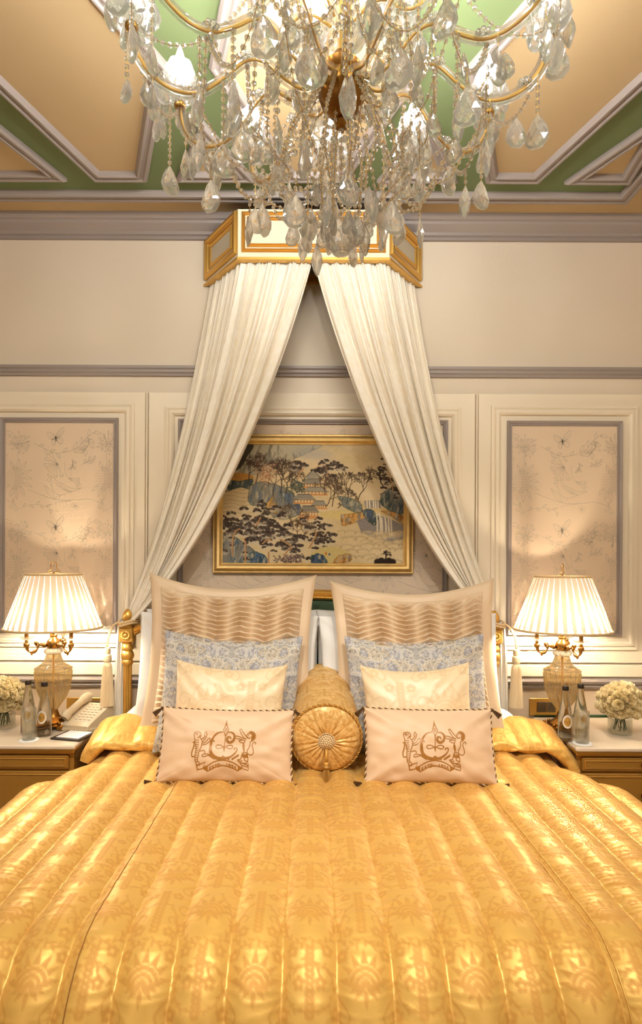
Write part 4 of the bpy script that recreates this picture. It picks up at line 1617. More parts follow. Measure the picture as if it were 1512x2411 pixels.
# paisley cushions
def paisley_col(w, h, seed):
    P = Paint(-w / 2, -h / 2, w / 2, h / 2, 340, 300)
    rr = random.Random(seed)
    P.a[:] = np.array([172, 166, 158.]) + 12 * fbm(P.X * 20, P.Y * 20, seed)[..., None]
    BL, BL2, CR, DK, TN = (180, 176, 178), (160, 158, 164), (214, 204, 186), (128, 122, 120), (182, 168, 146)

    def drop(x, y, s, ang, fl):
        a = R(ang)

        def q(px, py):
            px *= fl
            return (x + (px * math.cos(a) - py * math.sin(a)) * s, y + (px * math.sin(a) + py * math.cos(a)) * s)
        sh = lambda k: [q(k * (math.sin(th) * (1 - .35 * math.cos(th)) + (.45 * max(0, -math.cos(th)) ** 2)), k * (-1.15 * math.cos(th) if math.cos(th) < 0 else -math.cos(th))) for th in [i * pi / 14 for i in range(29)]]
        P.poly(sh(1.15), CR)
        P.poly(sh(1.02), rr.choice([BL, BL2, TN]))
        P.stroke(sh(.82), .0022, CR, .9, soft=.0015)
        P.poly(sh(.62), rr.choice([BL2, (196, 186, 168), TN]))
        P.stroke(sh(.62), .0018, DK, .8, soft=.0015)
        for i in range(9):
            th = i * 2 * pi / 9
            cx, cy_ = q(.72 * math.sin(th) * .9, -.72 * math.cos(th))
            P.blob(cx, cy_, .0032, .0032, rr.choice([CR, DK]), .9)
        P.blob(*q(0, -.1), .3 * s * .6, .3 * s, CR, .9)
        P.blob(*q(0, -.1), .18 * s * .6, .18 * s, BL2, .9)
    pts = []
    for j in range(9):
        for i in range(7):
            pts.append(((i + .4 + (j % 2) * .5) * w / 13, (j - 4) * h / 8.2))
    for px, py in pts:
        s, ang = rr.uniform(.020, .040), rr.uniform(-40, 40) + (180 if rr.random() < .4 else 0)
        st = rr.getstate()
        drop(px, py, s, ang, 1)
        rr.setstate(st)
        drop(-px, py, s, -ang, -1)
    for _ in range(700):
        px, py = rr.uniform(0, w / 2), rr.uniform(-h / 2, h / 2)
        col = rr.choice([CR, DK, BL2, TN, CR])
        r = rr.uniform(.002, .0045)
        P.blob(px, py, r, r, col, .8)
        P.blob(-px, py, r, r, col, .8)
    for _ in range(150):
        px, py = rr.uniform(0, w / 2), rr.uniform(-h / 2, h / 2)
        a0 = rr.uniform(0, 6.28)
        rad = rr.uniform(.012, .03)
        arc = [(px + rad * (1 - k / 12) * math.cos(a0 + k * .55), py + rad * (1 - k / 12) * math.sin(a0 + k * .55)) for k in range(11)]
        col = rr.choice([CR, CR, DK])
        P.stroke(arc, .0022, col, .85, soft=.0016)
        P.stroke([(-a, b) for a, b in arc], .0022, col, .85, soft=.0016)
    return P


PAIS = paisley_col(.66, .58, 4).linear()


def pais(u, v):
    H, W = PAIS.shape[:2]
    x_, y_ = np.clip((u + 1) / 2 * (W - 1), 0, W - 1.001), np.clip((v + 1) / 2 * (H - 1), 0, H - 1.001)
    i, j = x_.astype(int), y_.astype(int)
    fx_, fy_ = (x_ - i)[..., None], (y_ - j)[..., None]
    return (PAIS[j, i] * (1 - fx_) + PAIS[j, i + 1] * fx_) * (1 - fy_) + (PAIS[j + 1, i] * (1 - fx_) + PAIS[j + 1, i + 1] * fx_) * fy_


for x, d, z, w, h, ln, rl_, yw, lab, sd in (
        (-.385, 2.765, .700, .655, .560, 17, 2.6, 2, 'blue-grey paisley cushion in front of the telephone-side pleated sham', 5),
        (.495, 2.765, .700, .660, .555, 17, -1.6, -2, 'blue-grey paisley cushion in front of the pleated sham farther from telephone', 6)):
    t = place_cushion('paisley_cushion', x, d, z, ln, rl_, yw, lab, 'cushion', 'paisley cushions')
    f = cushion_fn(w, h, .14, .06, .14, sd, .004, .5)
    cushion(t, f, 'paisley', 290, {'col': pais}, m=250)

# cream damask cushions
for x, d, z, w, h, ln, rl_, yw, lab, sd in (
        (-.370, 2.635, .690, .500, .455, 18, 3.0, 3, 'cream damask cushion between the tiger-and-lion crest cushion and paisley cushion, telephone side', 15),
        (.478, 2.635, .690, .490, .450, 18, -2.4, -2, 'cream damask cushion between the crest cushion and paisley cushion, side away from telephone', 16)):
    t = place_cushion('damask_cushion', x, d, z, ln, rl_, yw, lab, 'cushion', 'cream damask cushions')
    f = cushion_fn(w, h, .14, .07, .16, sd, .005, .5)
    off = .1 if sd == 15 else .28
    cushion(t, f, 'cream_damask', 170, {'pat': (lambda off, w, h: (lambda u, v: np.clip(damask(u * w / 2 + .2 + off, -v * h / 2 + .16, .40, .52), 0, 1)))(off, w, h)})


# lumbar cushions with embroidered crest
def crest():
    """embroidery in drawing units (x right, y down), centred; 4.725 units = one picture pixel"""
    F = Flat()
    ox, oy = 620, 420
    thin = F.line
    F.line = lambda p, w_, *a_, **k_: thin(p, [q_ * 1.3 for q_ in w_] if isinstance(w_, list) else w_ * 1.3, *a_, **k_)

    def q(*p):
        return [(a - ox, b - oy) for a, b in p]
    W = 7
    # spire
    F.line(q((628, 170), (628, 215)), 5)
    for s in (-1, 1):
        F.line(q((628, 190), (628 + s * 12, 235), (628 + s * 24, 262), (628 + s * 10, 300), (626, 330)), W, smooth=4)
    F.line(q((628, 245), (638, 262), (628, 280), (618, 262), (628, 245)), 7)
    F.line(q((626, 325), (624, 380), (622, 470)), 6)
    F.fill(q((622, 405), (634, 432), (620, 470), (608, 432)))
    # great C
    c1 = spline(q((600, 282), (545, 300), (505, 350), (490, 420), (500, 490), (545, 530), (610, 540), (680, 525), (730, 485), (748, 450), (735, 435), (718, 445), (722, 455)), 6)
    n = len(c1)
    F.line(c1, [8 + 16 * math.sin(pi * min(1, i / n * 1.35)) ** 2 if i / n < .74 else 8 for i in range(n)])
    F.line(q((485, 375), (500, 365), (525, 380)), 8, smooth=4)
    # inner e scroll
    c2 = spline(q((650, 285), (690, 290), (714, 320), (705, 365), (670, 385), (645, 365), (650, 335), (675, 335), (680, 355)), 6)
    F.line(c2, [6 + 14 * math.sin(pi * i / len(c2)) for i in range(len(c2))])
    # loops
    for s in (-1, 1):
        F.line(q((622, 440), (622 + s * 30, 415), (622 + s * 70, 412), (622 + s * 82, 430), (622 + s * 55, 445), (622, 425)), W, smooth=5)
    F.line(q((560, 545), (595, 535), (617, 515), (640, 535), (680, 545)), 9, smooth=4)
    F.fill(q((617, 512), (640, 538), (595, 538)))
    # wheat
    for s in (-1, 1):
        for k in range(5):
            x, y = 620 + s * (80 + k * 12), 545 - k * 8
            F.line(q((x, y), (x + s * 16, y - 16)), 7)
            F.line(q((x, y), (x + s * 18, y - 2)), 6)
    # ribbon
    up = spline(q((470, 610), (540, 570), (617, 555), (700, 570), (765, 605)), 6)
    lo = spline(q((475, 662), (545, 622), (617, 605), (690, 620), (765, 650)), 6)
    F.line(up, W)
    F.line(lo, W)
    for s in (-1, 1):
        e = (470, 610, 475, 662) if s < 0 else (765, 605, 765, 650)
        F.line(q((e[0], e[1]), (e[2], e[3])), W)
        F.line(q((e[0], e[1]), (e[0] + s * 40, e[1] + 20), (e[0] + s * 20, e[1] - 35), (e[0] + s * 95, e[1] - 5), (e[0] + s * 92, e[1] + 38), (e[0] + s * 45, e[1] + 25)), W)
        for k in range(6):
            F.line(q((e[0] + s * (2 + k * 7), e[1] + 2 + k * 2), (e[2] + s * (4 + k * 6), e[3] - 4 - k * 3)), 6)
    # lettering on the ribbon
    txt = 'ESTD- 1955'
    for i, ch in enumerate(txt):
        if ch == ' ':
            continue
        xx = 492 + i * 26
        tt = (xx - 617) / 148
        yb = 596 + 38 * tt * tt + 12 * abs(tt)
        for st in GL[ch]:
            F.line([(xx - ox + a * 17, yb - oy + (1 - b) * 28 - 15 + (a - .5) * 16 * tt) for a, b in st], 6)
    # tiger (left)
    w = 6
    F.line(q((330, 338), (322, 312), (332, 292), (345, 296), (362, 287), (385, 300), (392, 318), (388, 332), (370, 342), (358, 350)), w, smooth=3)
    F.line(q((362, 306), (374, 308)), w)
    F.line(q((372, 328), (388, 326)), w)
    for k in range(3):
        F.line(q((336 + k * 9, 300 + k * 2), (342 + k * 7, 318 + k * 4)), 4)
    F.line(q((330, 340), (335, 390), (352, 440), (348, 500), (352, 560), (375, 600), (400, 605)), w, smooth=4)
    F.line(q((385, 345), (405, 380), (400, 430), (385, 470), (380, 520), (375, 560), (400, 590)), w, smooth=4)
    F.line(q((395, 365), (425, 340), (425, 305), (438, 285), (445, 310), (440, 345), (410, 385)), w, smooth=3)
    F.line(q((405, 400), (440, 385), (465, 352), (480, 350), (478, 375), (445, 405), (405, 415)), w, smooth=3)
    F.line(q((390, 475), (430, 465), (440, 490), (415, 510), (425, 525), (470, 512), (462, 496), (440, 505)), w, smooth=3)
    F.line(q((345, 520), (320, 525), (312, 490), (325, 440), (330, 400), (315, 385)), w * 1.5, smooth=4)
    for k in range(11):
        y = 365 + k * 20
        F.line(q((338 + (k > 4) * 10, y), (362 + (k > 4) * 6, y + 8), (375, y + 2)), 5)
    for k in range(5):
        F.line(q((408 + k * 12, 350 - k * 11), (420 + k * 7, 356 - k * 10)), 4)
    # lion (right): head in profile towards the letter, mane flowing down the back
    F.line(q((850, 292), (838, 305), (832, 325), (842, 338), (858, 342), (868, 330)), w, smooth=3)
    F.line(q((846, 312), (856, 310)), w)
    F.line(q((836, 328), (850, 330)), w)
    for k in range(7):
        a0_ = R(-110 + k * 26)
        x0_, y0_ = 868 + 14 * math.cos(a0_), 316 + 16 * math.sin(a0_)
        F.line(q((x0_, y0_), (868 + 38 * math.cos(a0_ + .2), 316 + 36 * math.sin(a0_ + .2)), (872 + 50 * math.cos(a0_ + .55), 322 + 48 * math.sin(a0_ + .55))), 8, smooth=3)
        F.line(q((868 + 26 * math.cos(a0_ + .2), 316 + 26 * math.sin(a0_ + .2)), (870 + 44 * math.cos(a0_ + .5), 320 + 40 * math.sin(a0_ + .5))), 7)
    F.line(q((850, 292), (862, 280), (885, 278), (905, 292), (915, 318), (908, 345), (890, 365), (868, 375)), w, smooth=3)
    F.line(q((830, 350), (800, 330), (770, 280), (762, 258), (778, 255), (800, 290), (830, 325)), w, smooth=3)
    F.line(q((825, 370), (780, 350), (735, 345), (722, 328), (740, 322), (785, 335), (830, 352)), w, smooth=3)
    F.line(q((790, 360), (760, 365), (785, 385), (815, 385)), w, smooth=3)
    F.line(q((815, 375), (800, 420), (812, 470), (795, 500), (785, 540), (755, 548), (770, 560), (800, 555)), w, smooth=4)
    F.line(q((872, 370), (865, 420), (845, 460), (850, 500), (855, 550), (845, 575), (815, 578)), w, smooth=4)
    F.line(q((795, 490), (820, 475), (850, 490), (835, 510), (820, 545), (850, 560)), w, smooth=3)
    for k in range(7):
        F.line(q((800 + k * 8, 500 - (k % 2) * 10), (806 + k * 7, 525)), 7)
        F.line(q((800 + k * 2, 395 + k * 9), (816 + k, 410 + k * 9)), 5)
    F.line(q((850, 485), (880, 500), (905, 480), (900, 440), (890, 405), (905, 378), (925, 382), (918, 398)), w, smooth=4)
    F.line(q((765, 560), (800, 600), (850, 612), (860, 580)), w)
    F.line(q((365, 590), (375, 640), (420, 640), (455, 610)), w)
    return F


for x, d, z, w, h, ln, rl_, yw, lab, sd in (
        (PX(533, 2.50), 2.47, .682, .545, .295, 20, 1.6, 2, 'tan crest-embroidered lumbar cushion with rope trim, on the telephone side of bolster', 51),
        (PX(1014, 2.50), 2.47, .682, .530, .300, 20, .3, -1, 'tan crest-embroidered lumbar cushion with rope trim, on the bolster side away from telephone', 52)):
    t = place_cushion('crest_cushion', x, d, z, ln, rl_, yw, lab, 'cushion', 'crest cushions')
    f = cushion_fn(w, h, .13, .035, .06, sd, .0048, .5)
    cushion(t, f, 'taupe_satin', 110)
    k = 1.17 / (4.725 * 580)

    def mp(u, v, f=f, w=w, h=h):
        uu = (u * k - (.005 if x < 0 else -.012)) / (w / 2)
        vv = (-v * k - .006) / (h / 2)
        p = f(np.array(uu), np.array(vv), -1)
        return (float(p[0]), float(p[1]) - .0012, float(p[2]))
    em = crest().build('embroidered_crest', mp, 'thread', t)
    rope(t, outline(f), .0046, .026)
    cs = [(-1, 1), (-1, -1), (1, 1), (1, -1)]
    for su, sv_ in cs:
        p = f(np.array(float(su)), np.array(float(sv_)), 0)
        dr = (su * .75, -.3, -.75) if sv_ > 0 else (su * .95, -.35, -.06)
        tassel(t, tuple(float(q) for q in p), dr, .046, .0125)

# bolster
bl_len = .56
bol = thing('bolster', (PX(770, 2.57), 2.565 - CAM_D, .838), 'gold damask bolster with gathered rosette end lying between the crest cushions', 'bolster', (R(8.5), 0, 0))
RB = .148
na, nl = 150, 120
A_, L_ = np.meshgrid(np.linspace(0, 2 * pi, na, endpoint=False), np.linspace(0, 1, nl))
rad = RB * (1 - .03 * (2 * L_ - 1) ** 2) + .0018 * noise2(A_ * 3, L_ * 60, 4)
P = np.stack([rad * np.cos(A_), L_ * bl_len, rad * np.sin(A_)], -1)
grid_obj('cover', P, 'bolster_gold', bol, {'pat': damask(A_ * RB, L_ * bl_len, .16, .2)}, wrap=True)
# gathered front end
nr = 50
A2, R2 = np.meshgrid(np.linspace(0, 2 * pi, 240, endpoint=False), np.linspace(0, 1, nr))
bul = -.030 * np.sqrt(np.clip(1 - R2 ** 2.2, 0, 1)) * (1 - .75 * np.exp(-(R2 / .22) ** 2))
wrp = A2 + .12 * np.sin(A2 * 3 + 1) + .05 * np.sin(7 * A2)
pl = .0085 * (1 - R2) ** .6 * np.clip(R2 * 6, 0, 1) * (np.abs(np.sin(wrp * 10)) ** .6)
P = np.stack([R2 * RB * .97 * np.cos(A2), bul - pl - .002 * noise2(A2 * 8, R2 * 6, 2), R2 * RB * .97 * np.sin(A2)], -1)
grid_obj('gathered_end', P, 'bolster_gold', bol, {'pat': damask(A2 * .12, R2 * RB, .16, .2)}, wrap=True)
P = np.stack([R2 * RB * .97 * np.cos(A2), bl_len + 0 * R2 + .02 * np.sqrt(np.clip(1 - R2 ** 2, 0, 1)), R2 * RB * .97 * np.sin(A2)], -1)
grid_obj('gathered_end', P, 'bolster_gold', bol, {'pat': damask(A2 * .12, R2 * RB, .16, .2)}, wrap=True)
ring = [(RB * 1.0 * math.cos(a), -.001, RB * 1.0 * math.sin(a)) for a in [i * 2 * pi / 90 for i in range(90)]]
rope(bol, ring, .0052, .022, 'rope_trim', ('rope_gold', 'tassel_gold'))
bt = MB()
for rr_, nn, yb in ((.034, 26, -.026), (.026, 20, -.033), (.018, 14, -.038), (.010, 8, -.042)):
    for k in range(nn):
        a = 2 * pi * k / nn + rr_ * 50
        bt.ball((rr_ * math.cos(a), yb, rr_ * math.sin(a)), .0052, 7, 5)
bt.ball((0, -.043, 0), .006, 8, 6)
bt.lathe([(.036, 0), (.036, .004), (.02, .016), (0, .022)], 24, (0, -.022, 0), axis='y')
bt.build('button', 'rope_light', bol, smooth=True)
MB().tube([(0, -.036, -.03), (0, -.05, -.05), (0, -.056, -.075)], .006, 8).ball((0, -.056, -.085), .011, 12, 8).build('tassel_cord', 'rope_gold', bol, smooth=True)
tassel(bol, (0, -.056, -.088), (0.0, -.25, -1), .075, .026, ('tassel_gold', 'rope_gold'))

# ------------------------------------------------------------------ nightstands
NT = .740


def nightstand(x0, x1, label):
    w = x1 - x0
    xc = (x0 + x1) / 2
    t = thing('nightstand', (xc, -.28, 0), label, 'nightstand', group='nightstands')
    D0, D1 = -.27, .262          # front, back (local y)
    h = w / 2
    MB().box(-h + .02, h - .02, D0 + .03, D1, .06, NT - .045).build('body', 'wood_gold', t)
    top = MB().box(-h, h, D0 - .018, D1, NT - .022, NT, ch=.006)
    top.build('marble_top', 'marble', t)
    # gilt moulding under the marble
    tm = MB()
    tm.box(-h + .004, h - .004, D0 - .008, D1, NT - .032, NT - .022, ch=.003)
    tm.box(-h + .012, h - .012, D0 + .006, D1, NT - .046, NT - .032, ch=.004)
    tm.build('gilt_moulding', 'gold_paint', t)
    zz = [(NT - .118, NT - .056), (NT - .325, NT - .128), (NT - .54, NT - .335)]
    for k, (a, b) in enumerate(zz):
        dr = MB().box(-h + .04, h - .04, D0 + .012, D0 + .034, a, b, ch=.004).build('drawer', 'wood_gold', t)
        MB().frame([(-h + .05, a + .01), (h - .05, a + .01), (h - .05, b - .01), (-h + .05, b - .01)], [(0, 0), (0, .003), (.004, .005), (.008, 0)],
                   lambda u, v, q: (u, D0 + .012 - q, v)).build('bead', 'gold_paint', dr)
        for kx in (-.03,) if k == 0 else (-.03,):
            kz = (a + b) / 2
            kn = MB().lathe([(.011, 0), (.013, .004), (.006, .008), (.005, .016), (.012, .02), (.017, .026), (.017, .032), (.012, .037), (0, .039)], 20, (kx, D0 + .012, kz), axis='y', flute=10, depth=.18, fr=(5, 7))
            # lathe along +y; mirror to face the room
            kn.v = [(x, 2 * (D0 + .012) - y, z) for x, y, z in kn.v]
            kn.build('knob', 'brass', dr, smooth=True)
    for lx in (-h + .05, h - .05):
        for ly in (D0 + .06, D1 - .04):
            MB().lathe([(.02, 0), (.024, .02), (.03, .06)], 12, (lx, ly, 0)).build('leg', 'gold', t, smooth=True)
    return t


ns_l = nightstand(-1.82, -1.068, 'bronze-gold nightstand with marble top, holding the telephone')
ns_r = nightstand(1.20, 1.90, 'bronze-gold nightstand with marble top and green glass strip along the wall')
tag(MB().box(1.21, 1.89, -.016, -.006, NT + .001, NT + .012, ch=.002).build('glass_strip', 'glass_green'),
    'green-edged glass strip along the wall behind the roses and lamp', 'glass strip')


# ------------------------------------------------------------------ table lamps
def table_lamp(x, y, label, turn):
    t = thing('table_lamp', (x, y, NT), label, 'lamp', (0, 0, R(turn)), 'table lamps')
    b = MB()
    b.box(-.062, .062, -.062, .062, .012, .030, ch=.01)
    b.lathe([(.058, .03), (.06, .036), (.05, .046), (.038, .052), (.03, .062), (.024, .078), (.02, .092)], 28)
    for sx in (-1, 1):
        for sy in (-1, 1):
            b.ball((sx * .056, sy * .056, .014), .017, 10, 8, sc=(1, 1, .8))
            b.ball((sx * .066, sy * .066, .022), .010, 8, 6)
            b.ball((sx * .05, sy * .05, .034), .010, 8, 6)
    b.build('foot', 'brass_dark', t, smooth=True, angle=45)
    u = MB()
    prof = [(.018, .09), (.024, .096), (.036, .115), (.062, .15), (.080, .195), (.088, .245), (.090, .272), (.091, .282), (.086, .288), (.090, .294), (.090, .299), (.076, .308), (.055, .322), (.042, .342), (.036, .362), (.034, .37)]
    u.lathe(prof, 90, flute=18, depth=.11, fr=(1, 6))
    inner = [(r - .008, z) for r, z in prof if r > .02]
    u.build('glass_urn', 'amber_glass', t, smooth=True, angle=60)
    MB().lathe([(.028, .368), (.042, .374), (.046, .384), (.042, .394), (.03, .4)], 48, flute=16, depth=.14, fr=(1, 3)).build('glass_collar', 'crystal_thin', t, smooth=True)
    MB().lathe([(.004, .09), (.004, .37)], 10).build('inner_rod', 'gold', t, smooth=True)
    MB().lathe([(.028, .398), (.032, .404), (.032, .43), (.028, .438), (.018, .448), (.016, .456), (.02, .46), (.018, .468), (.008, .474), (.005, .48), (.005, .77)], 28).build('hub', 'brass', t, smooth=True, angle=40)
    for k, a in enumerate((90, 207, 333)):
        ca, sa = math.cos(R(a)), math.sin(R(a))
        P = lambda r, z: (ca * r, sa * r, z)
        arm = MB()
        arm.ball(P(.042, .416), .013, 12, 8)
        path = spline([(.03, .416), (.06, .418), (.072, .43), (.082, .428), (.082, .418), (.074, .416), (.072, .404), (.082, .388), (.100, .382), (.116, .392), (.122, .412)], 5)
        n = len(path)
        arm.tube([P(r, z) for r, z in path], [.006 + .0022 * math.sin(i * .55) for i in range(n)], 8)
        arm.ball(P(.100, .374), .006, 8, 6)
        arm.ball(P(.123, .420), .0145, 12, 8)
        arm.lathe([(.006, .43), (.009, .438), (.006, .444)], 12, P(.123, 0))
        ao = arm.build('arm', 'brass', t, smooth=True)
        MB().lathe([(.006, .442), (.02, .446), (.034, .456), (.037, .460), (.03, .456), (.012, .452), (.007, .45)], 36, P(.123, 0), flute=12, depth=.12, fr=(2, 4)).build('drip_pan', 'crystal_thin', ao, smooth=True)
        MB().lathe([(.0095, .452), (.0095, .535)], 14, P(.123, 0)).build('candle_sleeve', 'brass', ao, smooth=True, angle=40)
        MB().lathe([(.008, .536), (.018, .565), (.011, .592), (0, .61)], 8, P(.123, 0)).build('bulb', 'lamp_glow', ao, smooth=True)
    # pleated shade
    rb, rt, zb, zt = .230, .130, .500, .766
    NP = 34
    sh = MB()
    hgt = 10
    for i in range(NP):
        a0, a1 = 2 * pi * i / NP, 2 * pi * (i + 1) / NP
        for k in range(hgt):
            t0, t1 = k / hgt, (k + 1) / hgt
            z0, z1 = zb + (zt - zb) * t0, zb + (zt - zb) * t1
            r0, r1 = rb + (rt - rb) * t0, rb + (rt - rb) * t1
            s0, s1 = .62 * (1 - t0) ** .75 + .02, .62 * (1 - t1) ** .75 + .02
            m0, m1 = a0 + (a1 - a0) * s0, a0 + (a1 - a0) * s1
            pt = lambda r, a, z: (r * math.cos(a), r * math.sin(a), z)
            sh.add([pt(r0, a0, z0), pt(r0, m0, z0), pt(r1, m1, z1), pt(r1, a0, z1)], [(0, 1, 2, 3)], 0)
            sh.add([pt(r0 + .002, m0, z0), pt(r0 + .002, a1, z0), pt(r1 + .002, a1, z1), pt(r1 + .002, m1, z1)], [(0, 1, 2, 3)], 1)
    so = sh.build('shade', ['shade_thin', 'shade_double'], t)
    for r, z in ((rb + .002, zb), (rt + .002, zt)):
        MB().tube([(r * math.cos(q), r * math.sin(q), z) for q in [i * 2 * pi / 64 for i in range(64)]], .005, 8, closed=True).build('shade_trim', 'rope_light', so, smooth=True)
    for q in (0, 120, 240):
        MB().tube([(.004, 0, zt + .002), (rt * math.cos(R(q)), rt * math.sin(R(q)), zt)], .002, 6).build('shade_spoke', 'brass', so)
    # pierced finial
    fin = MB()
    fp_ = [(-.026, 0), (-.028, .008), (-.018, .016), (-.013, .03), (-.016, .038), (-.010, .05), (0, .055), (.010, .05), (.016, .038), (.013, .03), (.018, .016), (.028, .008), (.026, 0), (.012, .004), (0, .001), (-.012, .004)]
    fin.tube([(a, 0, zt + .008 + b) for a, b in spline(fp_ + fp_[:1], 3)[:-1]], .0024, 6, closed=True)
    fin.tube([(0, 0, zt - .01), (0, 0, zt + .012)], .004, 8)
    fin.build('finial', 'brass', t, smooth=True)
    return t


table_lamp(PX(127, 3.08), 3.08 - CAM_D, 'brass and amber glass lamp with pleated shade on the telephone nightstand', 0)
table_lamp(PX(1325, 3.08), 3.08 - CAM_D, 'brass and amber glass lamp with pleated shade beside the wall sockets, finial edge-on', 84)


# ------------------------------------------------------------------ water bottles, tumblers, coasters
def bottle(x, y, label, yaw):
    t = thing('water_bottle', (x, y, NT), label, 'bottle', (0, 0, R(yaw)), 'glass water bottles')
    prof = [(.0, .002), (.022, .0005), (.0315, .004), (.0335, .012), (.0335, .085), (.031, .115), (.024, .160), (.0165, .200), (.0135, .222), (.0135, .232), (.012, .236)]
    MB().lathe(prof, 40).build('glass_body', 'water_glass', t, smooth=True, angle=60)
    MB().lathe([(.0125, .234), (.0155, .236), (.0155, .252), (.013, .256), (0, .256)], 24).build('cap', 'cap_black', t, smooth=True, angle=40)

    def on(u, v, o=.0006):
        z = .094 + v
        r = np.interp(z, [p[1] for p in prof[3:]], [p[0] for p in prof[3:]]) + o
        a = -pi / 2 + u / .0335
        return (r * math.cos(a), r * math.sin(a), z)
    lb = MB()
    n = 28
    for k, (ra, rb_, o, mi) in enumerate(((.0235, .031, .0005, 0), (.0165, .022, .0009, 1))):
        ctr = on(0, 0, o)
        V = [ctr]
        for q in (.5, 1.0):
            V += [on(ra * q * math.cos(i * 2 * pi / n), rb_ * q * math.sin(i * 2 * pi / n), o) for i in range(n)]
        F = [(0, 1 + i, 1 + (i + 1) % n) for i in range(n)] + [(1 + i, 1 + n + i, 1 + n + (i + 1) % n, 1 + (i + 1) % n) for i in range(n)]
        lb.add(V, F, mi)
    lo = lb.build('label', ['label_white', 'label_gold'], t, smooth=True)
    F = Flat()
    for i, (ch, s, dy) in enumerate((('H', .0085, 0), ('2', .0055, -.003), ('O', .0085, 0))):
        for st in GL[ch]:
            F.line([(-.0125 + i * .0092 + a * s * .8, -.005 + dy + b * s * 1.25) for a, b in st], .0012)
    for i, ch in enumerate('WATER'):
        ang = R(100 - 20 * i)
        for st in GL[ch]:
            pts = []
            for a, b in st:
                uu, vv = (a - .5) * .0034, .0018 - .0044 + b * .0044
                th = ang - pi / 2
                pts.append(((.0198 * math.cos(ang)) + uu * math.cos(th) - vv * math.sin(th), (.0265 * math.sin(ang)) + uu * math.sin(th) + vv * math.cos(th)))
            F.line(pts, .0006)
    F.build('lettering', lambda u, v: on(u, v, .0013), 'ink_dark', lo)
    return t


def tumbler(x, y, lab, lab2):
    cst = MB().lathe([(0, 0), (.042, 0), (.044, .002), (.042, .004), (0, .004)], 40, (0, 0, 0)).build('coaster', 'paper_white', None, smooth=True, angle=40)
    cst.location = (x, y, NT)
    tag(cst, lab2, 'coaster', 'white paper coasters')
    g = MB().lathe([(0, .0005), (.028, .0005), (.030, .003), (.0325, .145), (.0318, .1465), (.0308, .145), (.0285, .020), (.024, .016), (0, .015)], 48).build('tumbler', 'glass', None, smooth=True, angle=60)
    g.location = (x, y, NT + .0042)
    tag(g, lab, 'glass', 'clear tumblers')


bottle(PX(68, 2.98), 2.98 - CAM_D, 'water bottle partly behind the tumbler, between white roses and another bottle', 14)
bottle(PX(106, 2.94), 2.94 - CAM_D, 'water bottle in front of the lamp on the telephone nightstand', 0)
tumbler(PX(70, 2.86), 2.86 - CAM_D, 'empty clear tumbler on the telephone nightstand', 'white round coaster under the tumbler on the telephone nightstand')
bottle(PX(1333, 2.90), 2.90 - CAM_D, 'water bottle nearest the quilt on the nightstand without telephone', -4)
bottle(PX(1369, 2.95), 2.95 - CAM_D, 'water bottle behind the tumbler on the nightstand without telephone', 8)
tumbler(PX(1373, 2.845), 2.845 - CAM_D, 'empty clear tumbler on the nightstand without telephone', 'white round coaster under the tumbler on the nightstand without telephone')


# ------------------------------------------------------------------ roses in low glass vases
M('rose_shade', c(236, 222, 176), 0.7)


def rose_mesh():
    mb = MB()
    rr = random.Random(2)
    for ring, n, r0, r1, z0, z1, curl in ((0, 3, .002, .005, -.004, .017, 0), (1, 4, .006, .009, -.008, .0175, 0), (2, 4, .009, .0125, -.012, .0165, .001), (3, 5, .012, .0165, -.015, .013, .002), (4, 5, .0145, .0205, -.018, .008, .004)):
        for k in range(n):
            a0 = 2 * pi * k / n + ring * .6
            span = 2 * pi / n * 1.35
            V = []
            for j in range(4):
                t = j / 3
                for i in range(5):
                    s = i / 4 - .5
                    a = a0 + s * span
                    r = (r0 * .4 + (r0 * .6) * min(1, t * 2)) + (r1 - r0) * t ** 1.6 + curl * max(0, t - .6) * (1 - 2 * abs(s)) * 1.2
                    z = z0 + (z1 - z0) * t - .010 * (abs(s) * 2) ** 2 * t - curl * max(0, t - .75) * 1.4
                    V.append((r * math.cos(a), r * math.sin(a), z))
            F = [(j * 5 + i, j * 5 + i + 1, (j + 1) * 5 + i + 1, (j + 1) * 5 + i) for j in range(3) for i in range(4)]
            mb.add(V, F)
    return mb


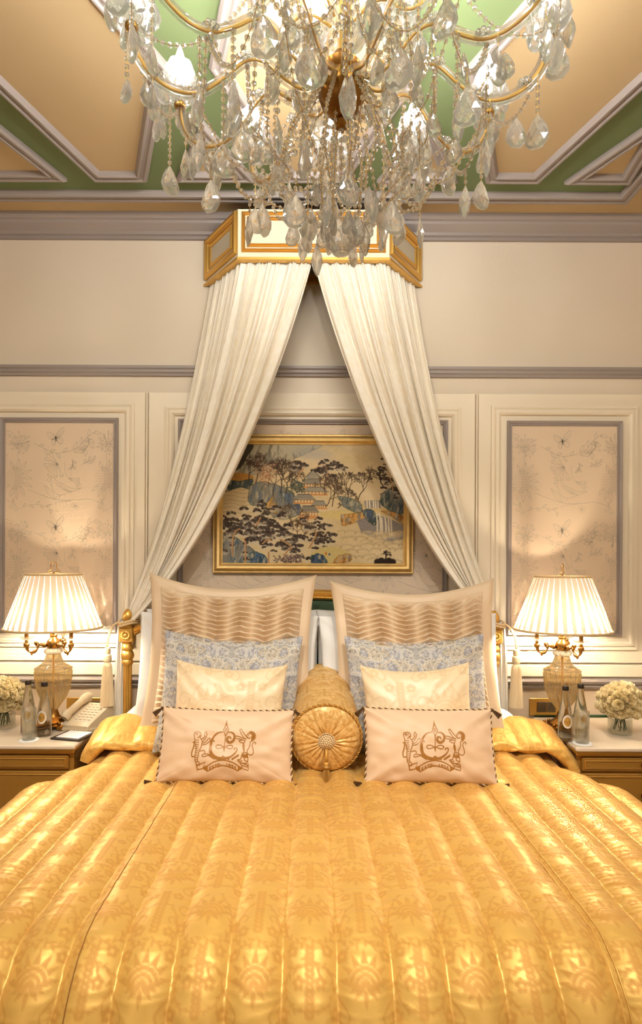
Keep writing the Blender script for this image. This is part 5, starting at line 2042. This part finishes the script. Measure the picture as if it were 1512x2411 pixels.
def bouquet(x, y, r, zc, label, vlabel, seed, count=70):
    v = MB().lathe([(0, .001), (.052, .001), (.056, .005), (.056, .075), (.054, .077), (.052, .075), (.052, .014), (0, .012)], 44).build('glass_vase', 'glass', None, smooth=True, angle=60)
    v.location = (x, y, NT)
    tag(v, vlabel, 'vase', 'low glass vases')
    t = thing('rose_bouquet', (x, y, NT + .014), label, 'flowers', group='rose bouquets')
    proto = None
    rr = random.Random(seed)
    for k in range(count):
        f = (k + .5) / count
        el = math.asin(1 - f * 1.5)
        az = k * 2.39996 + rr.uniform(-.12, .12)
        d = Vector((math.cos(el) * math.cos(az), math.cos(el) * math.sin(az), math.sin(el)))
        if proto is None:
            proto = rose_mesh().build('rose', 'rose_cream', t, smooth=True)
            o = proto
        else:
            o = proto.copy()
            COL.objects.link(o)
        o.location = Vector((0, 0, zc - NT - .014)) + d * r * rr.uniform(.88, 1.0)
        o.rotation_mode = 'QUATERNION'
        o.rotation_quaternion = Vector((0, 0, 1)).rotation_difference(d) @ Matrix.Rotation(rr.uniform(0, 6.28), 3, 'Z').to_quaternion()
        s = rr.uniform(.85, 1.25)
        o.scale = (s, s, s)
    gm = MB().ball((0, 0, zc - NT - .014), r * .78, 20, 14)
    gm.build('foliage_core', 'rose_shade', t, smooth=True)
    st = MB()
    for k in range(12):
        a = k * 2.4
        st.tube([(.03 * math.cos(a), .03 * math.sin(a), .006), (.015 * math.cos(a + 1), .015 * math.sin(a + 1), zc - NT - .05)], .0028, 6)
    st.build('stems', 'leaf_green', t)


bouquet(PX(10, 3.08), 3.08 - CAM_D, .098, NT + .150, 'dome of cream roses beside the water bottles on telephone nightstand', 'low round glass vase under roses on telephone nightstand', 4)
bouquet(PX(1462, 3.02), 3.02 - CAM_D, .100, NT + .148, 'dome of cream roses beside the green-edged glass strip', 'low round glass vase under roses near the green-edged glass strip', 9)

# ------------------------------------------------------------------ telephone
tel = thing('telephone', (PX(204, 3.14), 3.14 - CAM_D, NT), 'cream desk telephone with coiled cord on marble nightstand', 'telephone', (0, 0, R(-16)))
b = MB()
# wedge body: (y, z) outline, front low
side = [(-.105, .0), (-.108, .022), (-.09, .032), (.085, .092), (.105, .088), (.112, .06), (.105, 0)]
n = len(side)
hw_ = .088
V, F = [], []
for xx, ins in ((-hw_, .006), (-hw_ + .006, 0), (hw_ - .006, 0), (hw_, .006)):
    for a, z_ in side:
        V.append((xx, a * (1 - ins * 3), z_ if z_ < .001 else z_ - ins * .6))
for k in range(3):
    for i in range(n):
        j = (i + 1) % n
        F.append((k * n + i, k * n + j, (k + 1) * n + j, (k + 1) * n + i))
F += [tuple(range(n - 1, -1, -1)), tuple(3 * n + i for i in range(n))]
b.add(V, F)
b.build('body', 'phone_cream', tel, smooth=True, angle=35)
slope = math.atan2(.06, .175)
up = lambda y_: .032 + (y_ + .09) / .175 * .06
kp = MB()
V = [(x_, y_, up(y_) + .0018) for x_, y_ in ((-.022, -.078), (.078, -.078), (.078, .082), (-.022, .082))]
kp.add(V + [(a, b_, z_ - .004) for a, b_, z_ in V], [(0, 1, 2, 3), (0, 4, 5, 1), (1, 5, 6, 2), (2, 6, 7, 3), (3, 7, 4, 0)])
kp.build('face_plate', 'phone_key', tel)
for r_ in range(7):
    for c_ in range(4):
        x_, y_ = -.008 + c_ * .024, -.064 + r_ * .0215
        kk = MB()
        kk.box(x_ - .008, x_ + .008, y_ - .0055, y_ + .0055, up(y_) + .001, up(y_) + .0065, ch=.0015)
        kk.build('key', 'phone_cream', tel)
MB().ball((.066, .03, up(.03) + .003), .007, 12, 8, sc=(1, 1, .5)).build('message_lamp', 'rope_dark', tel, smooth=True)
hs = MB()
pth = spline([(-.055, -.095, .048), (-.055, -.075, .066), (-.055, -.03, .082), (-.055, .03, .104), (-.055, .08, .118), (-.055, .105, .112)], 6)
n = len(pth)
hs.tube(pth, [.024 if i < 2 else (.028 if i < 8 else (.021 if i < n - 11 else .027)) for i in range(n)], 14, sc=(1.0, .72), ref=(1, 0, 0))
hs.build('handset', 'phone_cream', tel, smooth=True, angle=60)
co = []
cpath = spline([(-.052, -.118, .03), (-.03, -.135, .010), (.04, -.142, .009), (.105, -.12, .009), (.125, -.05, .009), (.125, .04, .009), (.11, .10, .010)], 40)
for i, p in enumerate(cpath):
    a = i * 1.15
    co.append((p[0] + .003 * math.sin(a) * .4, p[1] + .0075 * math.cos(a), p[2] + .0075 * math.sin(a)))
MB().tube(co, .0022, 5).build('coiled_cord', 'phone_cream', tel, smooth=True)

# notepad in a dark holder
pad = thing('notepad_holder', (PX(174, 2.92), 2.92 - CAM_D, NT), 'black leather holder with white note sheet beside the telephone', 'notepad', (0, 0, R(-14)))
MB().box(-.075, .075, -.068, .068, 0, .008, ch=.0015).build('holder', 'black_leather', pad)
MB().box(-.056, .062, -.050, .062, .008, .0105).build('paper_sheet', 'paper_white', pad)

# power cord behind the lamp and wall sockets
tag(MB().tube(spline([(PX(150, 3.1), 3.05 - CAM_D, NT + .03), (PX(160, 3.15), 3.12 - CAM_D, NT + .06), (PX(175, 3.2), 3.22 - CAM_D, NT + .05), (PX(178, 3.3), 3.325 - CAM_D, NT + .075)], 8), .004, 8).build('lamp_cord', 'cap_black', None, smooth=True),
    'black flex between the telephone lamp foot and wall socket', 'cord')


def socket(x0, x1, z0, z1, label, flip):
    t = thing('wall_socket', ((x0 + x1) / 2, 0, z0), label, 'socket', group='gold wall sockets')
    h, H = (x1 - x0) / 2, z1 - z0
    MB().box(-h, h, -.012, -.004, 0, H, ch=.002).build('plate', 'gold_paint', t)
    for k in (0, 1):
        a = -h * .55 + k * h * .62 if not flip else -h * .5 + k * h * .6
        mo = MB().box(a, a + h * .56, -.016, -.0115, H * .22, H * .8, ch=.001).build('module', 'socket_dark', t)
        for hx, hz in ((.5, .66), (.3, .36), (.7, .36)):
            MB().box(a + h * .56 * hx - .003, a + h * .56 * hx + .003, -.0168, -.0155, H * (.22 + .58 * hz) - .004, H * (.22 + .58 * hz) + .004).build('pin_hole', 'cap_black', mo)


socket(PX(158, 3.34), PX(256, 3.34), PZ(1683, 3.34), PZ(1645, 3.34), 'brass wall socket plate behind the telephone', False)
socket(PX(1248, 3.34), PX(1322, 3.34), PZ(1683, 3.34), PZ(1642, 3.34), 'brass wall socket plate behind lamp, over the green-edged glass strip', True)

# ------------------------------------------------------------------ chandelier
CX, CY, ZC = .074, -1.72, 2.975
ch = thing('chandelier', (CX, CY, ZC), 'large crystal chandelier with gilt-cored glass arms, bead chains and faceted drops over the bed', 'chandelier')
rc = random.Random(12)


def lathe_obj(name, prof, seg, mat, parent, ctr=(0, 0, 0), smooth=True, **k):
    return MB().lathe(prof, seg, ctr, **k).build(name, mat, parent, smooth=smooth, angle=50)


lathe_obj('brass_bowl', [(0, -.255), (.016, -.252), (.02, -.24), (.012, -.232), (.03, -.222), (.052, -.20), (.064, -.17), (.066, -.15), (.058, -.13), (.045, -.12), (.05, -.11), (.052, -.095), (.03, -.08), (.022, -.06)], 36, 'brass_dark', ch, flute=12, depth=.05, fr=(4, 8))
lathe_obj('glass_column', [(.02, -.06), (.034, -.04), (.02, -.01), (.026, .03), (.04, .06), (.026, .10), (.02, .16), (.036, .20), (.03, .23), (.018, .27), (.024, .30)], 32, 'crystal_thin', ch, flute=16, depth=.1, fr=(1, 9))
lathe_obj('column_core', [(.008, -.06), (.008, .32)], 10, 'gold', ch)
lathe_obj('stem', [(.012, .30), (.008, .32), (.008, .42), (.03, .425), (.06, .43), (.065, .445)], 24, 'gold', ch)

# --- shared meshes
def pear_mesh(name, L, W, D, seg=8):
    """flat faceted pear drop, hanging from z = 0 downwards"""
    mb = MB()
    prof = [(.10, 0), (.46, -.16), (.82, -.42), (1.0, -.64), (.90, -.82), (.52, -.96), (0.0, -1.0)]
    rings = []
    V, F = [], []
    for k, (r, z) in enumerate(prof):
        for i in range(seg):
            a = 2 * pi * (i + .5 * (k % 2)) / seg
            V.append((r * W / 2 * math.cos(a), r * D / 2 * math.sin(a), z * L))
    for k in range(len(prof) - 1):
        for i in range(seg):
            j = (i + 1) % seg
            a, b, c_, d = k * seg + i, k * seg + j, (k + 1) * seg + i, (k + 1) * seg + j
            if k % 2 == 0:
                F += [(a, b, c_), (b, d, c_)]
            else:
                F += [(a, b, d), (a, d, c_)]
    F.append(tuple(range(seg - 1, -1, -1)))
    mb.add(V, F)
    return mb


def almond_mesh(L, W, D, seg=6):
    mb = MB()
    prof = [(.05, 0), (.5, -.2), (.9, -.42), (1.0, -.55), (.72, -.78), (.3, -.95), (0, -1)]
    V, F = [], []
    for k, (r, z) in enumerate(prof):
        for i in range(seg):
            a = 2 * pi * (i + .5 * (k % 2)) / seg
            V.append((r * W / 2 * math.cos(a), r * D / 2 * math.sin(a), z * L))
    for k in range(len(prof) - 1):
        for i in range(seg):
            j = (i + 1) % seg
            a, b, c_, d = k * seg + i, k * seg + j, (k + 1) * seg + i, (k + 1) * seg + j
            F += [(a, b, c_), (b, d, c_)] if k % 2 == 0 else [(a, b, d), (a, d, c_)]
    F.append(tuple(range(seg - 1, -1, -1)))
    mb.add(V, F)
    return mb


PROTO = {}


def drop(kind, p, parent=None, rot=None, s=1.0):
    """a faceted drop hanging with its top at p (chandelier coordinates)"""
    par = parent or ch
    if kind not in PROTO:
        mb = {'pear': lambda: pear_mesh('pear', .088, .064, .026, 8), 'small': lambda: pear_mesh('small', .064, .046, .022, 8), 'long': lambda: almond_mesh(.098, .036, .022, 6)}[kind]()
        PROTO[kind] = mb.build('crystal_drop', 'crystal', par)
        o = PROTO[kind]
    else:
        o = PROTO[kind].copy()
        COL.objects.link(o)
        o.parent = par
    o.location = p
    o.rotation_euler = (rc.uniform(-.06, .06), rc.uniform(-.06, .06), rc.uniform(0, 6.28) if rot is None else rot)
    o.scale = (s, s, s)
    return o


def bead(mb, p, r, mi=0):
    V, F = [], []
    for z, q in ((r * .9, .35), (r * .45, .9), (-r * .45, .9), (-r * .9, .35)):
        for i in range(6):
            a = i * pi / 3 + (0 if z > 0 else .5)
            V.append((p[0] + q * r * math.cos(a), p[1] + q * r * math.sin(a), p[2] + z))
    for k in range(3):
        for i in range(6):
            j = (i + 1) % 6
            F.append((k * 6 + i, k * 6 + j, (k + 1) * 6 + j, (k + 1) * 6 + i))
    F += [tuple(range(5, -1, -1)), tuple(range(18, 24))]
    mb.add(V, F, mi)


def strand(pts, r=.0065, gap=.019, name='bead_chain', parent=None, size_end=None):
    """gilt-wired bead chain along a polyline"""
    pts = [Vector(p) for p in pts]
    mb = MB()
    mb.tube(pts, .0009, 4, mi=1)
    cum = [0]
    for i in range(1, len(pts)):
        cum.append(cum[-1] + (pts[i] - pts[i - 1]).length)
    L = cum[-1]
    n = max(1, int(L / gap))
    for k in range(n):
        d = (k + .5) * L / n
        j = max(q for q in range(len(cum) - 1) if cum[q] <= d)
        p = pts[j].lerp(pts[j + 1], (d - cum[j]) / max(1e-9, cum[j + 1] - cum[j]))
        bead(mb, p, r if not size_end else r + (size_end - r) * k / max(1, n - 1))
    return mb.build(name, ['crystal', 'gold'], parent or ch)


def festoon(a, b, sag, r=.0072):
    a, b = Vector(a), Vector(b)
    strand([a.lerp(b, i / 10) + Vector((0, 0, -sag * 4 * (i / 10) * (1 - i / 10))) for i in range(11)], r)


def rosette(mb, p, r):
    """little glass flower pinned on an arm"""
    for k in range(7):
        a = k * 2 * pi / 7
        mb.ball((p[0] + r * math.cos(a), p[1] + r * math.sin(a), p[2] + .002), r * .55, 6, 4)
    mb.ball(p, r * .6, 6, 4)


def flower_mb():
    m_ = MB()
    rosette(m_, (0, 0, 0), .014)
    return m_


ARM = spline([(.05, -.135), (.10, -.155), (.155, -.125), (.205, -.085), (.255, -.085), (.31, -.13), (.37, -.168), (.43, -.168), (.49, -.135), (.535, -.075), (.553, -.005)], 5)
cup_p = [(.010, 0), (.030, .006), (.046, .028), (.050, .050), (.044, .066), (.048, .078), (.056, .086), (.050, .084), (.042, .072), (.040, .06), (.044, .048), (.040, .03), (.026, .012), (.010, .008)]
bob_p = [(.014, .082), (.03, .080), (.044, .086), (.048, .10), (.042, .118), (.036, .126), (.038, .118), (.042, .102), (.038, .092), (.02, .088)]
bulb_p = [(.012, .09), (.019, .115), (.016, .140), (.006, .172), (0, .186)]
shared = {}


def part(key, name, maker, mat, parent, smooth=True):
    if key not in shared:
        shared[key] = maker().build(name, mat, parent, smooth=smooth, angle=50)
        return shared[key]
    o = shared[key].copy()
    COL.objects.link(o)
    o.parent = parent
    return o


def arm_core(path, r, seg=8):
    return MB().tube([(a, 0, z) for a, z in path], r, seg, sc=(1.0, .6), ref=(0, 1, 0))


def light_arm(ang, path, rcup, zcup, key):
    a = part(key + 'core', 'arm', lambda: arm_core(path, .0044), 'gold', ch)
    a.rotation_euler = (0, 0, ang)
    part(key + 'glass', 'glass_sleeve', lambda: arm_core(path, .0155, 10), 'crystal_thin', a)
    def mk(prof, **k):
        return lambda: MB().lathe(prof, k.pop('seg', 36), (rcup, 0, zcup), **k)
    part(key + 'cap', 'brass_cap', mk([(.004, -.016), (.014, -.012), (.018, -.002), (.016, .006), (.006, .010)], seg=20), 'brass', a)
    part(key + 'cup', 'glass_cup', mk(cup_p, flute=12, depth=.14, fr=(1, 12)), 'crystal_thin', a)
    part(key + 'bob', 'bulb_cup', mk(bob_p, flute=8, depth=.12, fr=(1, 8)), 'crystal_thin', a)
    part(key + 'bulb', 'candle_bulb', mk(bulb_p, seg=9), 'bulb_glow', a)
    return a


def pol(r, ang, z):
    return (r * math.cos(ang), r * math.sin(ang), z)


ANG = [pi / 2 + R(30 * k + 1.5) for k in range(12)]
env = lambda r: -.575 + .285 * (r / .55) ** 1.15            # lower envelope of the drops, relative to the cup rings
for k, an in enumerate(ANG):
    light_arm(an, ARM, .553, 0, 'low')
    for rr_, zz in ((.155, -.118), (.255, -.076), (.37, -.158), (.49, -.125)):
        ro_ = part('flower', 'glass_flower', flower_mb, 'crystal', ch)
        ro_.location = pol(rr_, an, zz)
    # drops on the cup rim
    for q in range(6):
        b = an + R(60 * q + rc.uniform(-12, 12))
        px_, py_ = .553 * math.cos(an) + .052 * math.cos(b), .553 * math.sin(an) + .052 * math.sin(b)
        drop(rc.choice(['pear', 'small', 'pear', 'long']), (px_, py_, .078 - rc.uniform(0, .02)))
    # chains with drops hanging from the arm
    for rr_, zz in ((.20, -.10), (.30, -.135), (.40, -.18), (.50, -.13), (.556, -.02)):
        ja, jr = an + rc.uniform(-.07, .07), rr_ + rc.uniform(-.015, .015)
        kind = rc.choice(['pear', 'pear', 'small', 'long'])
        Ld = {'pear': .082, 'small': .06, 'long': .092}[kind]
        zt = env(jr) + Ld + rc.choice([0, .02, .05, .10, .15]) * rc.uniform(.6, 1.2)
        zt = min(zt, zz - .03)
        strand([pol(jr, ja, zz), pol(jr, ja, zt)], rc.choice([.0068, .0078]), rc.choice([.019, .022]))
        drop(kind, pol(jr, ja, zt - .002))
        if rc.random() < .5:
            drop('small', pol(jr + .012, ja + .03, zz - .02 - rc.uniform(0, .04)))
    # garlands to the neighbour
    nx_ = ANG[(k + 1) % 12]
    festoon(pol(.553, an, -.01), pol(.553, nx_, -.01), .10)
    festoon(pol(.38, an, -.18), pol(.38, nx_, -.18), .12)
    festoon(pol(.25, an, -.09), pol(.25, nx_, -.09), .16)
    mid = (an + an + R(30)) / 2
    drop('pear', pol(.535, mid, -.115))
    strand([pol(.37, mid, -.30), pol(.37, mid, -.34)], .006, .018)
    drop(rc.choice(['pear', 'long']), pol(.37, mid, -.34))
    drop('small', pol(.24, mid, -.255))
    # inner strings from the arms down to the basket
    strand([pol(.40, an + .1, -.18), pol(.30, an + .1, -.36), pol(.17, an + .1, -.43)], .006, .02)

# upper tier
UP = spline([(.03, .02), (.08, .06), (.12, .06), (.16, .03), (.20, .03), (.24, .08), (.25, .155)], 6)
for k in range(6):
    an = pi / 2 + R(60 * k + 17)
    light_arm(an, UP, .25, .16, 'up')
    for q in range(5):
        b = an + R(72 * q + rc.uniform(-14, 14))
        drop(rc.choice(['pear', 'pear', 'long']), (.25 * math.cos(an) + .05 * math.cos(b), .25 * math.sin(an) + .05 * math.sin(b), .235))
    for rr_ in (.12, .2):
        zt = -.02 - rc.uniform(0, .08)
        strand([pol(rr_, an, .03), pol(rr_, an, zt)], .006, .018)
        drop('pear', pol(rr_, an, zt))
    festoon(pol(.25, an, .15), pol(.25, an + R(60), .15), .13)
    festoon(pol(.25, an, .16), pol(.553, an + R(13), .02), .10)

# central basket: two rings of chains down to the finial
for k in range(16):
    a = k * 2 * pi / 16 + .1
    strand([pol(.05, a, -.13), pol(.15, a, -.30), pol(.17, a, -.40), pol(.10, a, -.47)], .0062, .019)
    z0 = -.47 - (k % 3) * .012
    drop(('pear', 'small', 'long')[k % 3], pol(.105 + .03 * (k % 2), a, z0 + (.0 if k % 2 else .04)))
for k in range(8):
    a = k * 2 * pi / 8 + .3
    strand([pol(.035, a, -.23), pol(.06, a, -.36), pol(.05, a, -.50)], .0062, .019)
    drop('small', pol(.05, a, -.50), None, None, .95)
for rq, zq, bq in ((.17, -.40, .0085), (.10, -.47, .006)):
    rg = MB()
    for k in range(40):
        bead(rg, pol(rq, k * 2 * pi / 40, zq), bq)
    rg.build('bead_ring', 'crystal', ch)
bb = MB()
V, F = [], []
sg = 12
profb = [(.008, -.49), (.03, -.505), (.042, -.53), (.044, -.545), (.036, -.57), (.02, -.588), (0, -.595)]
for k, (r, z) in enumerate(profb):
    for i in range(sg):
        a = 2 * pi * (i + .5 * (k % 2)) / sg
        V.append((r * math.cos(a), r * math.sin(a), z))
for k in range(len(profb) - 1):
    for i in range(sg):
        j = (i + 1) % sg
        a, b, c_, d = k * sg + i, k * sg + j, (k + 1) * sg + i, (k + 1) * sg + j
        F += [(a, b, c_), (b, d, c_)] if k % 2 == 0 else [(a, b, d), (a, d, c_)]
bb.add(V, F)
bb.build('crystal_ball', 'crystal', ch)
strand([(0, 0, -.25), (0, 0, -.49)], .008, .024)
